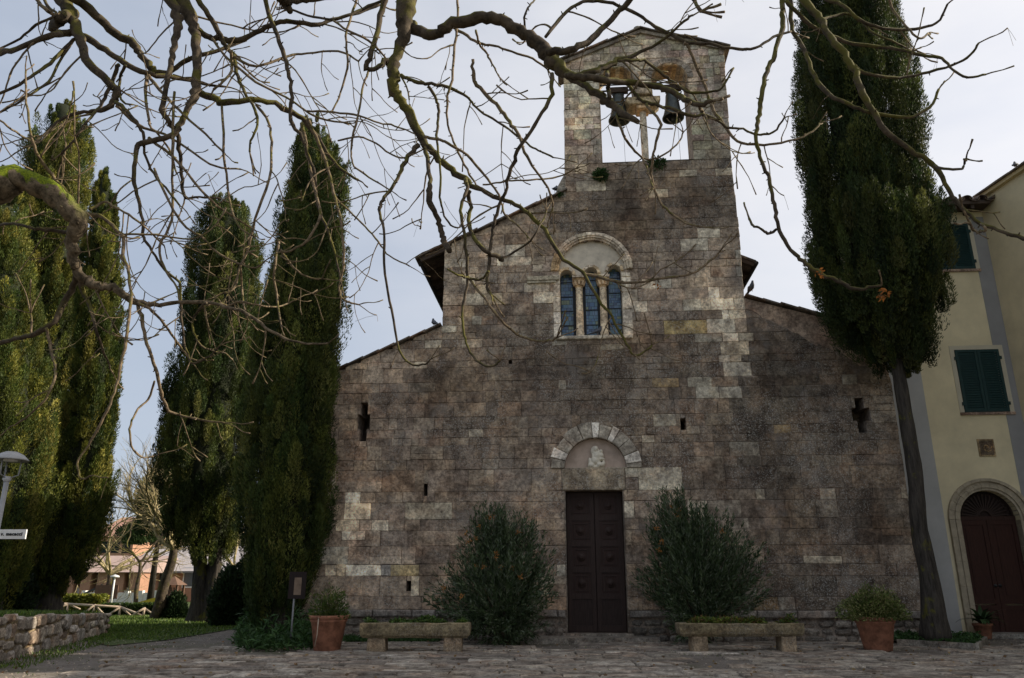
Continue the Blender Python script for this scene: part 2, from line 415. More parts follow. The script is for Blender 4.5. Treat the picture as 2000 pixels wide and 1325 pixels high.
# ------------------------------------------------------------------ church
church = empty('church', (0, D0, 0), -TH)
tag(church, 'old weathered stone church front with bell gable and triple window', 'church')
U = lambda px, py, yo=0: FL(px, py, yo)[0]
Z = lambda px, py, yo=0: FL(px, py, yo)[1]
uCL = U(543, 1200); uCR = U(1786, 1050)
zP = Z(900, 1191)
def lineLR(a, b):
    (x0, z0), (x1, z1) = a, b
    k = (z1-z0)/(x1-x0); return lambda u: z0+k*(u-x0)
LA = lineLR(FL(645, 731), FL(866, 636))
uNL = U(866, 560)
LB = lineLR(FL(866, 484), FL(1095, 381))
uTL0, zTL = FL(1101, 376)
TLp = [FL(1101, 378), FL(1103, 330), FL(1100, 128)]; TRp = [FL(1454, 585), FL(1443, 440), FL(1430, 330), FL(1414, 98)]
def interp(pts, z):
    pts = sorted(pts, key=lambda p: p[1])
    if z <= pts[0][1]: return pts[0][0]
    for a, b in zip(pts, pts[1:]):
        if z <= b[1]: return a[0]+(b[0]-a[0])*(z-a[1])/(b[1]-a[1])
    return pts[-1][0]
uTL = lambda z: interp(TLp, z); uTR = lambda z: interp(TRp, z)
apex = FL(1250, 62)
GL = lineLR(FL(1100, 122), apex); GR = lineLR(apex, FL(1416, 95))
LD = lineLR(FL(1456, 605), FL(1660, 700))      # old slope of right aisle (below the plaster wedge)
LDt = lineLR(FL(1464, 584), FL(1640, 628))     # roof slope of right aisle
zDtop = LD(uTR(FL(1454, 585)[1]))
# openings -----------------------------------------------------------------
door = (U(1107, 1200), U(1228, 1200), .17, Z(1165, 958))
lun_c = ((U(1103, 914)+U(1224, 914))/2, Z(1163, 915)); lun_r = (U(1224, 914)-U(1103, 914))/2; lun_R = (U(1254, 905)-U(1073, 905))/2
lintel_z0 = door[3]; lintel_z1 = lun_c[1]
tri_c = ((U(1092, 560)+U(1222, 560))/2, Z(1157, 528)); tri_r = (U(1222, 540)-U(1092, 540))/2*1.0
zsill = Z(1157, 657); tri_R = tri_r*1.22
tri_u0, tri_u1 = tri_c[0]-tri_r, tri_c[0]+tri_r
bu0, bu1 = U(1173, 250), U(1350, 250); zbs = Z(1262, 316)
b1c = ((U(1170, 172)+U(1239, 172))/2, Z(1205, 160)); b1r = (U(1239, 172)-U(1170, 172))/2
b2c = ((U(1272, 163)+U(1344, 163))/2, Z(1308, 153)); b2r = (U(1344, 163)-U(1272, 163))/2
bsp = (b1c[1]+b2c[1])/2
pier = (b1c[0]+b1r, b2c[0]-b2r, Z(1255, 184))
bu0 = min(bu0, b1c[0]-b1r); bu1 = max(bu1, b2c[0]+b2r)
def R4(x0, x1, y0, y1):
    a = FL((x0+x1)/2-(x1-x0)/2, (y0+y1)/2); b = FL(x1, (y0+y1)/2); return [a[0], b[0], Z((x0+x1)/2, y1), Z((x0+x1)/2, y0)]
slits = [R4(703, 717, 787, 862), R4(698, 722, 810, 838), R4(1673, 1690, 777, 846), R4(1664, 1700, 797, 822)]
putlogs = [R4(827, 835, 945, 969), R4(794, 803, 1135, 1155), R4(1329, 1340, 817, 840), R4(993, 1000, 703, 711), R4(640, 648, 946, 958), R4(1394, 1408, 146, 158), R4(1282, 1288, 1096, 1110)]
rect_holes = [door, (lun_c[0]-lun_R*.98, lun_c[0]+lun_R*.98, lintel_z1, lintel_z1+.01), (door[0]-.06, door[1]+.06, lintel_z0, lintel_z1),
              (tri_u0, tri_u1, zsill, tri_c[1]), (bu0, bu1, zbs, pier[2])] + slits + putlogs + [(b1c[0]-b1r, b1c[0]+b1r, pier[2], bsp), (b2c[0]-b2r, b2c[0]+b2r, pier[2], bsp)]
b1c = (b1c[0], bsp); b2c = (b2c[0], bsp)
def arches(z):
    out = []
    for (c, r, rr) in ((lun_c, lun_r, lun_R), (tri_c, tri_r, tri_R), (b1c, b1r, b1r*1.25), (b2c, b2r, b2r*1.25)):
        q = r+.55*(rr-r)
        if c[1] <= z < c[1]+q: h = math.sqrt(max(0, q*q-(z-c[1])**2)); out.append((c[0]-h, c[0]+h))
    return out
def subtract(rects, h):
    out = []
    for (a, b, c, d) in rects:
        if h[0] >= b or h[1] <= a or h[2] >= d or h[3] <= c: out.append((a, b, c, d)); continue
        if h[0] > a: out.append((a, h[0], c, d))
        if h[1] < b: out.append((h[1], b, c, d))
        m0, m1 = max(a, h[0]), min(b, h[1])
        if h[2] > c: out.append((m0, m1, c, h[2]))
        if h[3] < d: out.append((m0, m1, h[3], d))
    return out
def clip(poly, f, above=False):
    """keep the part below line z=f(u)"""
    out = []; n = len(poly)
    for i in range(n):
        p, q = poly[i], poly[(i+1) % n]; dp, dq = p[1]-f(p[0]), q[1]-f(q[0])
        if above: dp, dq = -dp, -dq
        if dp <= 0: out.append(p)
        if dp*dq < 0: t = dp/(dp-dq); out.append((p[0]+(q[0]-p[0])*t, p[1]+(q[1]-p[1])*t))
    return out
# stone colours --------------------------------------------------------------
PAL = [((.185, .152, .125), 30), ((.155, .125, .112), 22), ((.225, .18, .145), 18), ((.205, .16, .13), 9), ((.255, .225, .19), 12), ((.13, .11, .10), 9), ((.35, .32, .28), 4), ((.31, .24, .155), 1), ((.25, .17, .125), 2), ((.40, .37, .32), 1)]
PC = [c for c, w in PAL]; PW = [w for c, w in PAL]
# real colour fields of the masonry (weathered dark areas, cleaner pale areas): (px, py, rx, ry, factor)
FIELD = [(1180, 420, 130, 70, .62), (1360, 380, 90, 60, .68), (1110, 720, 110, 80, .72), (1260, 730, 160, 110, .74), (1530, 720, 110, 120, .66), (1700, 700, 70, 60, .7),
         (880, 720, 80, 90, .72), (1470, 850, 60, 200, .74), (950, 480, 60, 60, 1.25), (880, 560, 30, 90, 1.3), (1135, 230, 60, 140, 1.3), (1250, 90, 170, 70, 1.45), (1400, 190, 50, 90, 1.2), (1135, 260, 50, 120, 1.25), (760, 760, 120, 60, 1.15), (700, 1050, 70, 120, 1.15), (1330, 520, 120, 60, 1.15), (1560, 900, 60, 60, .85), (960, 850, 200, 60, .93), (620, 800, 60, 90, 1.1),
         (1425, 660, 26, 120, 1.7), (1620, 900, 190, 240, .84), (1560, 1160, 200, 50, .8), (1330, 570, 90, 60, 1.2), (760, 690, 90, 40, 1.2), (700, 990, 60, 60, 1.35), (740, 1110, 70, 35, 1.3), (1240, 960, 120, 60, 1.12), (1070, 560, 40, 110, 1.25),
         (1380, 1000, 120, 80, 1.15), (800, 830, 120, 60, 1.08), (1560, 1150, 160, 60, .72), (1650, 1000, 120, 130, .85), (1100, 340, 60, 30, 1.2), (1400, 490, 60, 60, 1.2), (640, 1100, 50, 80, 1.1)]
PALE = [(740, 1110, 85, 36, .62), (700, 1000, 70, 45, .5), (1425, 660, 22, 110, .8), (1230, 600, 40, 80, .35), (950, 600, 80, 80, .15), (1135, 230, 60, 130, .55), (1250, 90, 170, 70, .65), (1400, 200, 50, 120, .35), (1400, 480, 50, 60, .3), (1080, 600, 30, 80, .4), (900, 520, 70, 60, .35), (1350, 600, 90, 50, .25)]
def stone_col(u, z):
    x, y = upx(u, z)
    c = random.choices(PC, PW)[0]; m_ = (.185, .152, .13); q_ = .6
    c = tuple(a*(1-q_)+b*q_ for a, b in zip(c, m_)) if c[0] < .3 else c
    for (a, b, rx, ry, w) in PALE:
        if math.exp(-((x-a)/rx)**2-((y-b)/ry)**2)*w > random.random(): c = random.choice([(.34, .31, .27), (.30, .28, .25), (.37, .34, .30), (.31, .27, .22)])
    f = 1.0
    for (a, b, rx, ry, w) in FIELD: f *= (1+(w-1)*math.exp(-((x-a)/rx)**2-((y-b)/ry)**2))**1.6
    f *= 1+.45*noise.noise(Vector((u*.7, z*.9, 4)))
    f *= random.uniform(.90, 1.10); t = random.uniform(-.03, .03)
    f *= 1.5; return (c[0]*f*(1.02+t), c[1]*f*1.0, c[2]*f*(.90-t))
# courses ---------------------------------------------------------------------
keys = sorted([bsp, zP, lintel_z0, lintel_z1, zsill, tri_c[1], zbs, pier[2], zDtop, LA(uNL), zTL])
zs = [zP]
for k in keys[1:]+[apex[1]]:
    span = k-zs[-1]
    if span < .12: continue
    h = random.uniform(.34, .42) if k < 5 else (random.uniform(.28, .34) if k < zbs-.1 else random.uniform(.235, .27))
    n = max(1, round(span/h)); ws = [random.uniform(.62, 1.45) for _ in range(n)]; t = zs[-1]
    for w in ws: t += span*w/sum(ws); zs.append(t)
stones = []   # (poly, colour)
def zone_clip(poly):
    cu = sum(p[0] for p in poly)/len(poly); cz = sum(p[1] for p in poly)/len(poly)
    if cu < uNL: return clip(poly, LA)
    if cu < uTL0 and cz > LA(uNL)-.5: return clip(poly, LB)
    if cu > uTR(cz) or (cu > uTR(0) and cz < zDtop): return clip(poly, LD)
    if cz > GL(uTL(30))-1.0: return clip(clip(poly, GL), GR)
    return poly
for z0, z1 in zip(zs, zs[1:]):
    zm = (z0+z1)/2
    if z0 < LA(uNL): ul = max(uCL, -99)
    elif z0 < zTL: ul = uNL
    else: ul = uTL(zm)
    if z0 < LA(uNL):   # start where the slope lets us
        while ul < uNL and LA(ul) < z0+.05: ul += .05
    elif z0 < zTL:
        while ul < uTL0 and LB(ul) < z0+.05: ul += .05
    ur = uCR if z0 < zDtop else uTR(zm)
    if z0 < zDtop:
        while ur > uTR(zm) and LD(ur) < z0+.05: ur -= .05
    if z0 > GL(uTL(30)):
        while ul < apex[0] and GL(ul) < z0+.04: ul += .03
        while ur > apex[0] and GR(ur) < z0+.04: ur -= .03
    brk = []
    if z1 > LA(uNL)-.6 and z0 < LA(uNL)+.1: brk.append(uNL)
    if abs(zm-zTL) < .6: brk.append(uTL0)
    if abs(zm-zDtop) < .6: brk.append(uTR(zm))
    h = z1-z0; u = ul
    while u < ur-.02:
        w = h*random.choices([random.uniform(.7, 1.1), random.uniform(1.2, 2.0), random.uniform(2.0, 3.0)], [3, 6, 2])[0]
        if z0 < 4.5: w *= 1.15
        e = u+w
        for b in brk:
            if u < b-.12 and e > b-.25: e = b
        if ur-e < h*.5: e = ur
        rects = [(u, e, z0, z1)]
        if h > .36 and random.random() < .16 and e-u > .3:     # two thin stones stacked in a tall course
            zz = z0+h*random.uniform(.4, .6); rects = [(u, e, z0, zz), (u, e, zz, z1)]
        for hh in rect_holes: rects = subtract(rects, hh)
        for (a, b) in arches(zm): rects = subtract(rects, (a, b, z0-.01, z1+.01))
        for (a, b, c, d) in rects:
            if b-a < .05 or d-c < .05: continue
            poly = zone_clip([(a, c), (b, c), (b, d), (a, d)])
            if len(poly) < 3: continue
            ar = abs(sum(poly[i][0]*poly[(i+1) % len(poly)][1]-poly[(i+1) % len(poly)][0]*poly[i][1] for i in range(len(poly))))/2
            if ar > .012: stones.append((poly, ar))
        u = e
SPEC = [((735, 1110, 752, 1), (.42, .40, .36)), ((795, 1110, 0, 0), (.50, .41, .24)), ((829, 1011, 0, 0), (.42, .37, .28)), ((1330, 646, 0, 0), (.42, .33, .16))]
def add_stone(mb, poly):
    n = len(poly); cu = sum(p[0] for p in poly)/n; cz = sum(p[1] for p in poly)/n
    g = random.uniform(.001, .008); q = [(p[0]+(g if p[0] < cu else -g), p[1]+(g if p[1] < cz else -g)) for p in poly]
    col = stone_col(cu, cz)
    if cz > zbs and cu < uTR(cz) and cu > uTL(cz): k_ = .55; g_ = (.40, .36, .295); col = tuple(a*(1-k_)+b*k_*(.85+.3*random.random()) for a, b in zip(col, g_))
    for (s, c) in SPEC:
        x, y = upx(cu, cz)
        if abs(x-s[0]) < 24 and abs(y-s[1]) < 15: col = c
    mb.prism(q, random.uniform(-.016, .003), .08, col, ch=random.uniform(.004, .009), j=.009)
order = sorted(range(len(stones)), key=lambda i: -stones[i][1])
big = set(order[:298]); rest = MB()
for i, (poly, ar) in enumerate(stones):
    if i in big:
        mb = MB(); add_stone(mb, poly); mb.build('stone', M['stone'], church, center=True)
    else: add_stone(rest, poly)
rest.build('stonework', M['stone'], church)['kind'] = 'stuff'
print('stones', len(stones))
# core wall ---------------------------------------------------------------------
def cross(stem, arm):
    a, b, c, d = stem; e, f, g, h = arm
    return [(a, c), (b, c), (b, g), (f, g), (f, h), (b, h), (b, d), (a, d), (a, h), (e, h), (e, g), (a, g)]
def rectp(r): return [(r[0], r[2]), (r[1], r[2]), (r[1], r[3]), (r[0], r[3])]
outer = [(uCL+.03, -.2), (uCR-.03, -.2), (uCR-.03, LDt(uCR)-.03), (uTR(zDtop)-.0, LDt(uTR(zDtop))-.03)]
outer += [(uTR(z)-.03, z) for z in (FL(1443, 440)[1], FL(1430, 330)[1], GR(uTR(99))-.05)]
outer += [(apex[0], apex[1]-.04), (uTL(99)+.03, GL(uTL(99))-.05), (uTL(zTL)+.03, zTL+.3), (uTL(zTL)+.03, LB(uTL0)-.03), (uNL+.03, LB(uNL)-.03), (uNL+.03, LA(uNL)-.03), (uCL+.03, LA(uCL)-.03)]
bell_hole = [(bu0, zbs)]+[(p[0], p[1]) for p in reversed(arc(b1c[0], bsp, b1r, 0, math.pi, 12))]+[(pier[0], pier[2]), (pier[1], pier[2])]+list(reversed(arc(b2c[0], bsp, b2r, 0, math.pi, 12)))+[(bu1, zbs)]
tri_hole = [(tri_u0, zsill), (tri_u1, zsill)]+arc(tri_c[0], tri_c[1], tri_r, 0, math.pi, 20)
lun_hole = arc(lun_c[0], lun_c[1], lun_r, 0, math.pi, 20)
holes = [rectp(door), lun_hole, tri_hole, bell_hole, cross(slits[0], slits[1]), cross(slits[2], slits[3])]+[rectp(p) for p in putlogs if p is not putlogs[5]]
extrude2d('wall', outer, holes, .011, .74, M['mortar'], church)
# jamb linings, stone colour warmed for bounced light (bell arches)
mb = MB()
def lining(path, y0, y1, t, mb, inward):
    n = len(path)
    for i in range(n-1):
        (a, b), (c, d) = path[i], path[i+1]; l = math.hypot(c-a, d-b); nx, nz = -(d-b)/l*t*inward, (c-a)/l*t*inward
        vs = [(a, y0, b), (c, y0, d), (c+nx, y0, d+nz), (a+nx, y0, b+nz), (a, y1, b), (c, y1, d), (c+nx, y1, d+nz), (a+nx, y1, b+nz)]
        mb.add(vs, [(0, 1, 2, 3), (7, 6, 5, 4), (0, 4, 5, 1), (3, 2, 6, 7)], stone_col(apex[0], zbs+1) if i % 2 else (.42, .31, .19))
lining([(bu0, zbs)]+list(reversed(arc(b1c[0], bsp, b1r, 0, math.pi, 12)))+[(pier[0], pier[2])], -.005, .744, .02, mb, -1)
lining([(pier[1], pier[2])]+list(reversed(arc(b2c[0], bsp, b2r, 0, math.pi, 12)))+[(bu1, zbs)], -.005, .744, .02, mb, -1)
mb.add([(bu0, -.02, zbs+.012), (bu1, -.02, zbs+.012), (bu1, .74, zbs+.012), (bu0, .74, zbs+.012)], [(0, 1, 2, 3)], (.25, .23, .2))
mb.build('jamb_lining', mat_stone('bounce_tinted_stone', stain=.2, lichen=.1, bs=.4), church)
# plinth and rubble footing -------------------------------------------------------
def footing():
    cnt = 0
    for (a, b) in ((uCL-.05, door[0]-.02), (door[1]+.02, uCR)):
        u = a
        while u < b:
            w = random.uniform(.45, 1.0); e = min(u+w, b)
            if b-e < .2: e = b
            if e-u > .1:
                s = MB(); s.prism([(u+.01, zP-.17), (e-.01, zP-.17), (e-.01, zP-.005), (u+.01, zP-.005)], -.12+random.uniform(-.02, .02), .05, vc((.22, .2, .18), .8, 1.3), .025, .01)
                s.build('plinth_stone', M['rubble'], church, center=True)
            u = e
        for r in range(3):
            z0 = (zP-.18)*r/3-.03; z1 = (zP-.18)*(r+1)/3-.03; u = a
            while u < b:
                w = random.uniform(.18, .5); e = min(u+w, b)
                if e-u > .08:
                    s = MB(); m_ = 6; cx, cz = (u+e)/2, (z0+z1)/2
                    poly = [(cx+(e-u)*.47*math.copysign(abs(math.cos(t))**.55, math.cos(t)), cz+(z1-z0)*.47*math.copysign(abs(math.sin(t))**.55, math.sin(t))) for t in [2*math.pi*k/8+.3 for k in range(8)]]
                    s.prism(poly, -.04+random.uniform(-.05, .05), .1, vc((.20, .18, .155), .6, 1.3), .035, .015)
                    s.build('rubble_stone', M['rubble'], church, center=True)
                u = e
footing()
# door --------------------------------------------------------------------------
d0, d1, dz0, dz1 = door
dr = empty('door', (0, 0, 0), parent=church)
yb = .30
mb = MB(); mb.box((d0, yb+.06, dz0), (d1, yb+.14, dz1)); mb.build('backing_board', M['darkwood'], dr)
for i in range(2):
    a = d0+.03+(d1-d0-.06)*i/2; b = a+(d1-d0-.06)/2
    lf = MB(); a += .012; b -= .012; fw = .10
    lf.box((a, yb, dz0+.02), (a+fw, yb+.06, dz1-.03)); lf.box((b-fw, yb, dz0+.02), (b, yb+.06, dz1-.03))
    zb = dz0+(dz1-dz0)*.245; hs = (dz1-.03-zb)/4
    lf.box((a+fw, yb+.003, dz0+.02), (b-fw, yb+.06, dz0+.16))
    for k in range(5):
        lf.box((a+fw, yb+.003, zb+k*hs-.055), (b-fw, yb+.06, zb+k*hs+.055 if k < 4 else dz1-.03))
    lf.box((a+fw, yb+.025, dz0+.16), (b-fw, yb+.055, zb-.055), (.8, .8, .8))
    leaf = lf.build('door_leaf', M['darkwood'], church)
    for k in range(4):
        z0 = zb+k*hs+.055; z1 = zb+(k+1)*hs-.055; x0, x1 = a+fw, b-fw
        p = MB(); p.box((x0, yb+.03, z0), (x1, yb+.055, z1), (1.0, .85, .8))
        for t, (q0, q1) in enumerate(((.0, .025), (.07, .095))):
            yy = yb+.016-.006*t
            p.box((x0+q0, yy, z0+q0), (x1-q0, yb+.034, z0+q1)); p.box((x0+q0, yy, z1-q1), (x1-q0, yb+.034, z1-q0))
            p.box((x0+q0, yy+.001, z0+q1), (x0+q1, yb+.034, z1-q1)); p.box((x1-q1, yy+.001, z0+q1), (x1-q0, yb+.034, z1-q1))
        p.build('panel', M['darkwood'], leaf)
        cx, cz = (x0+x1)/2, (z0+z1)/2; s = MB(); prof = [(.105, 0), (.105, .02), (.09, .03), (.075, .022), (.065, .045), (.03, .06), (0.001, .062)]
        s.lathe(prof, 16); s.v = [(cx+v[0], yb+.03-v[2], cz+v[1]) for v in s.v]; s.build('door_boss', M['darkwood'], leaf)
bpy.data.objects.remove(bpy.data.objects['door']) if False else None
for c in [o for o in bpy.data.objects if o.parent == dr]: c.parent = church
bpy.data.objects.remove(dr)
# door jamb stones, lintel, threshold
mb = MB(); mb.prism([(d0-.05, lintel_z0+.0), (d1+.05, lintel_z0), (d1+.05, lintel_z1-.01), (d0-.05, lintel_z1-.01)], -.04, .5, (.30, .255, .19), .02, .006); mb.build('lintel', M['stone'], church)
mb = MB()
for s_, u_ in ((1, d0), (-1, d1)): mb.box((min(u_, u_+s_*.022), -.0, dz0), (max(u_, u_+s_*.022), .5, dz1-.002), (.20, .17, .14))
mb.build('door_reveal', M['stone'], church)
mb = MB(); mb.box((d0-.1, -.1, .02), (d1+.1, .45, dz0), (.24, .22, .19), .01); mb.build('threshold', M['rubble'], church)
# lunette: voussoirs, tympanum, relief -----------------------------------------------
angs = [0, 7, 22, 40, 56, 66, 83, 94, 112, 135, 152, 166, 180]
white = {1: 1, 4: 1, 6: 1, 10: 1}
for i in range(12):
    a0, a1 = R(angs[i]+.5), R(angs[i+1]-.5); w = i in white; rr = lun_R*(1.0 if w else random.uniform(.93, 1.02)); r0 = lun_r*1.0
    am = (a0+a1)/2
    poly = [(lun_c[0]+r0*math.cos(a0), lun_c[1]+r0*math.sin(a0)), (lun_c[0]+rr*math.cos(a0), lun_c[1]+rr*math.sin(a0))]
    if a1-a0 > .2: poly += [(lun_c[0]+rr*math.cos(am), lun_c[1]+rr*math.sin(am))]
    poly += [(lun_c[0]+rr*math.cos(a1), lun_c[1]+rr*math.sin(a1)), (lun_c[0]+r0*math.cos(a1), lun_c[1]+r0*math.sin(a1))]
    if a1-a0 > .2: poly += [(lun_c[0]+r0*math.cos(am), lun_c[1]+r0*math.sin(am))]
    s = MB(); c = (.52, .50, .46) if w else vc((.27, .25, .215), .85, 1.15)
    s.prism(poly, -.055 if w else -.05, .12, c, .012); o = s.build('voussoir', M['clean_stone'], church, center=True)
    if w: o['label'] = 'white marble voussoir'
mb = MB(); mb.prism(arc(lun_c[0], lun_c[1], lun_r-.002, 0, math.pi, 24), .16, .3, (.42, .33, .27)); mb.build('tympanum', M['pink_plaster'], church)
mb = MB(); mb.box((lun_c[0]-lun_r, -.03, lun_c[1]-.008), (lun_c[0]+lun_r, .17, lun_c[1]+.012), (.3, .27, .22)); mb.build('tympanum_ledge', M['clean_stone'], church)
def blob(name, balls, mat, parent, vox=.02, smooth=True):
    bm = bmesh.new()
    for (x, y, z, rx, ry, rz) in balls:
        g = bmesh.ops.create_icosphere(bm, subdivisions=2, radius=1)
        for v in g['verts']: v.co = Vector((x+v.co.x*rx*.88, y+v.co.y*ry*1.7, z+v.co.z*rz*.88))
    me = bpy.data.meshes.new(name); bm.to_mesh(me); bm.free(); o = bpy.data.objects.new(name, me); COL.objects.link(o)
    md = o.modifiers.new('r', 'REMESH'); md.mode = 'VOXEL'; md.voxel_size = vox; md.use_smooth_shade = True
    dg = bpy.context.evaluated_depsgraph_get(); dg.update(); m2 = bpy.data.meshes.new_from_object(o.evaluated_get(dg)); m2.name = name
    o.modifiers.clear(); o.data = m2
    ca = m2.color_attributes.new('col', 'FLOAT_COLOR', 'CORNER'); ca.data.foreach_set('color', [1.0]*(4*len(m2.loops)))
    m2.materials.clear(); m2.materials.append(mat); o.parent = parent; return o
lx, lz = lun_c[0]+.02, lun_c[1]; y_ = .10
blob('relief_sculpture', [(lx, y_, lz+.50, .085, .07, .10), (lx-.03, y_+.02, lz+.45, .12, .05, .16), (lx+.03, y_, lz+.33, .13, .08, .15), (lx-.02, y_, lz+.2, .15, .09, .14), (lx+.13, y_-.02, lz+.44, .055, .05, .06), (lx+.14, y_-.02, lz+.33, .07, .06, .09),
      (lx+.12, y_-.01, lz+.24, .13, .06, .05), (lx-.12, y_, lz+.08, .12, .09, .10), (lx+.10, y_, lz+.09, .14, .10, .09), (lx, y_, lz+.04, .24, .08, .05), (lx-.16, y_, lz+.18, .05, .05, .13), (lx+.19, y_, lz+.13, .05, .06, .10),
      (lx-.08, y_-.03, lz+.30, .035, .04, .10), (lx+.02, y_-.05, lz+.16, .12, .04, .03)], M['marble'], church, .016)
# triple window ----------------------------------------------------------------------
tc, tz = tri_c
nV = 13
for i in range(nV):      # outer hood moulding, in blocks
    a0, a1 = math.pi*i/nV+.004, math.pi*(i+1)/nV-.004
    s = MB(); c = random.choice([(.50, .45, .36), (.55, .50, .42), (.50, .37, .22), (.42, .38, .32)])
    for (ra, rb, y0) in ((tri_r*1.0, tri_r*1.06, -.02), (tri_r*1.06, tri_r*1.12, -.07), (tri_r*1.12, tri_r*1.17, -.10), (tri_r*1.17, tri_r*1.24, -.06)):
        s.prism([(tc+ra*math.cos(a0), tz+ra*math.sin(a0)), (tc+rb*math.cos(a0), tz+rb*math.sin(a0)), (tc+rb*math.cos(a1), tz+rb*math.sin(a1)), (tc+ra*math.cos(a1), tz+ra*math.sin(a1))], y0, .2, c, .006)
    s.build('hood_moulding_block', M['clean_stone'], church, center=True)
wbot = zsill+.01
LP = [(1095, 1121, 531), (1143, 1169, 526), (1189, 1215, 521)]
lights = []
for (a, b, t) in LP:
    u0, u1 = U(a, 600, .25), U(b, 600, .25); r = (u1-u0)/2; zc = Z((a+b)/2, t, .2)-r; lights.append((u0, u1, zc, r))
outer = [(tri_u0-.01, wbot), (tri_u1+.01, wbot)]+arc(tc, tz, tri_r+.01, 0, math.pi, 24)
hs = [[(u0, wbot+.02), (u1, wbot+.02)]+arc((u0+u1)/2, zc, r, 0, math.pi, 12) for (u0, u1, zc, r) in lights]
# lower parts between lights are columns, so the infill stops at capital height
zcap = min(l[2] for l in lights)+.02
outer = [(tri_u0-.01, zcap), (tri_u1+.01, zcap)]+arc(tc, tz, tri_r+.01, 0, math.pi, 24)
pts = [(tri_u0-.01, zcap)]
for (u0, u1, zc, r) in lights: pts += [(u0, zcap)]+list(reversed(arc((u0+u1)/2, zc, r, 0, math.pi, 12)))+[(u1, zcap)]
pts += [(tri_u1+.01, zcap)]+arc(tc, tz, tri_r+.01, 0.02, math.pi-.02, 24)
o = extrude2d('tympanum', pts, [], .10, .5, M['window_marble'], church)
for (u0, u1, zc, r) in lights:      # little arch rings
    for i in range(5):
        a0, a1 = math.pi*i/5+.01, math.pi*(i+1)/5-.01; s = MB(); cx = (u0+u1)/2
        s.prism([(cx+r*math.cos(a0), zc+r*math.sin(a0)), (cx+r*1.45*math.cos(a0), zc+r*1.45*math.sin(a0)), (cx+r*1.45*math.cos(a1), zc+r*1.45*math.sin(a1)), (cx+r*math.cos(a1), zc+r*math.sin(a1))], .04, .12, random.choice([(.52, .42, .28), (.50, .45, .37)]), .012)
        s.build('arch_block', M['clean_stone'], church, center=True)
for x_ in ((lights[0][1]+lights[1][0])/2, (lights[1][1]+lights[2][0])/2):
    w = (lights[1][0]-lights[0][1])
    col = MB().lathe([(w*.42, .0), (w*.42, .08), (w*.34, .12), (w*.37, .16), (w*.33, .22), (w*.30, (zcap-wbot)*.8), (w*.33, (zcap-wbot)*.81), (w*.30, (zcap-wbot)*.82)], 20, (x_, .28, wbot), (.50, .43, .33)).build('column', M['clean_stone'], church)
    cp = MB(); z0 = wbot+(zcap-wbot)*.82; z1 = zcap-.06
    cp.lathe([(w*.30, 0), (w*.36, (z1-z0)*.3), (w*.33, (z1-z0)*.5), (w*.5, (z1-z0)*.85), (w*.56, (z1-z0))], 12, (x_, .28, z0), (.48, .36, .22), smooth=False)
    for k in range(8):
        a = 2*math.pi*k/8; cp.prism([(x_+.36*w*math.cos(a)-.03, z0+.06), (x_+.36*w*math.cos(a)+.03, z0+.06), (x_+.5*w*math.cos(a)+.035, z1-.06), (x_+.5*w*math.cos(a)-.035, z1-.06)], .28+.4*w*math.sin(a)-.05, .28+.4*w*math.sin(a)+.03, (.45, .34, .22), .01)
    cp.box((x_-w*.6, .06, z1), (x_+w*.6, .5, z1+.06), (.52, .46, .38), .006); cp.build('capital', M['clean_stone'], col)
for (ua, ub) in ((tri_u0-.16, lights[0][0]), (lights[2][1], tri_u1+.14)):
    s = MB(); z = wbot-.03; 
    while z < zcap-.05:
        e = min(z+random.uniform(.3, .5), zcap); s = MB(); s.prism([(ua, z+.005), (ub, z+.005), (ub, e-.005), (ua, e-.005)], -.03+random.uniform(-.01, .01), .45, random.choice([(.46, .42, .35), (.40, .36, .3), (.5, .46, .4)]), .015, .004); s.build('jamb_block', M['clean_stone'], church, center=True); z = e
for (u0, u1, zc, r) in lights:
    g = MB(); nx = 4; cell = (u1-u0)/nx; z = wbot; gl = None
    BL = [(.035, .07, .13), (.045, .085, .15), (.06, .10, .15), (.05, .09, .11), (.10, .12, .07), (.07, .11, .16), (.03, .05, .09), (.05, .10, .14)]
    row = 0
    while z < zc+r:
        hh = cell*random.choice([.8, 1.1, 1.4]); x = u0; 
        while x < u1-.01:
            w_ = cell*random.choice([.7, 1, 1, 1.5]); e = min(x+w_, u1); t = random.uniform(-.004, .004)
            bl_ = random.choice(BL); g.add([(x+.004, .40+t, z+.004), (e-.004, .40-t, z+.004), (e-.004, .40, z+hh-.004), (x+.004, .40+t, z+hh-.004)], [(0, 1, 2, 3)], tuple(q*1.7 for q in bl_)); x = e
        z += hh
    gl = g.build('glass_light', M['glass'], church)
    f = MB(); f.box((u0-.05, .405, wbot-.02), (u1+.05, .42, zc+r+.05))
    for k in range(1, 5): zz = wbot+(zc+r-wbot)*k/4.6; f.box((u0, .375, zz-.01), (u1, .398, zz+.01))
    for uu in (u0+.012, u1-.012): f.box((uu-.012, .38, wbot), (uu+.012, .399, zc+r))
    f.build('lead_frame', M['lead'], gl)
mb = MB(); mb.prism([(tri_u0-.12, zsill-.09), (tri_u1+.12, zsill-.09), (tri_u1+.12, zsill+.012), (tri_u0-.12, zsill+.012)], -.08, .45, (.40, .37, .31), .02, .006); mb.build('window_sill', M['clean_stone'], church)
a = FL(1030, 546); b = FL(1092, 543)
mb = MB(); mb.box((a[0], -.10, a[1]-.06), (b[0], .05, a[1]+.05), (.34, .31, .24), .008); mb.box((a[0], -.07, a[1]-.13), (b[0]-.1, .05, a[1]-.06), (.3, .28, .22), .008); mb.build('string_moulding', M['clean_stone'], church)
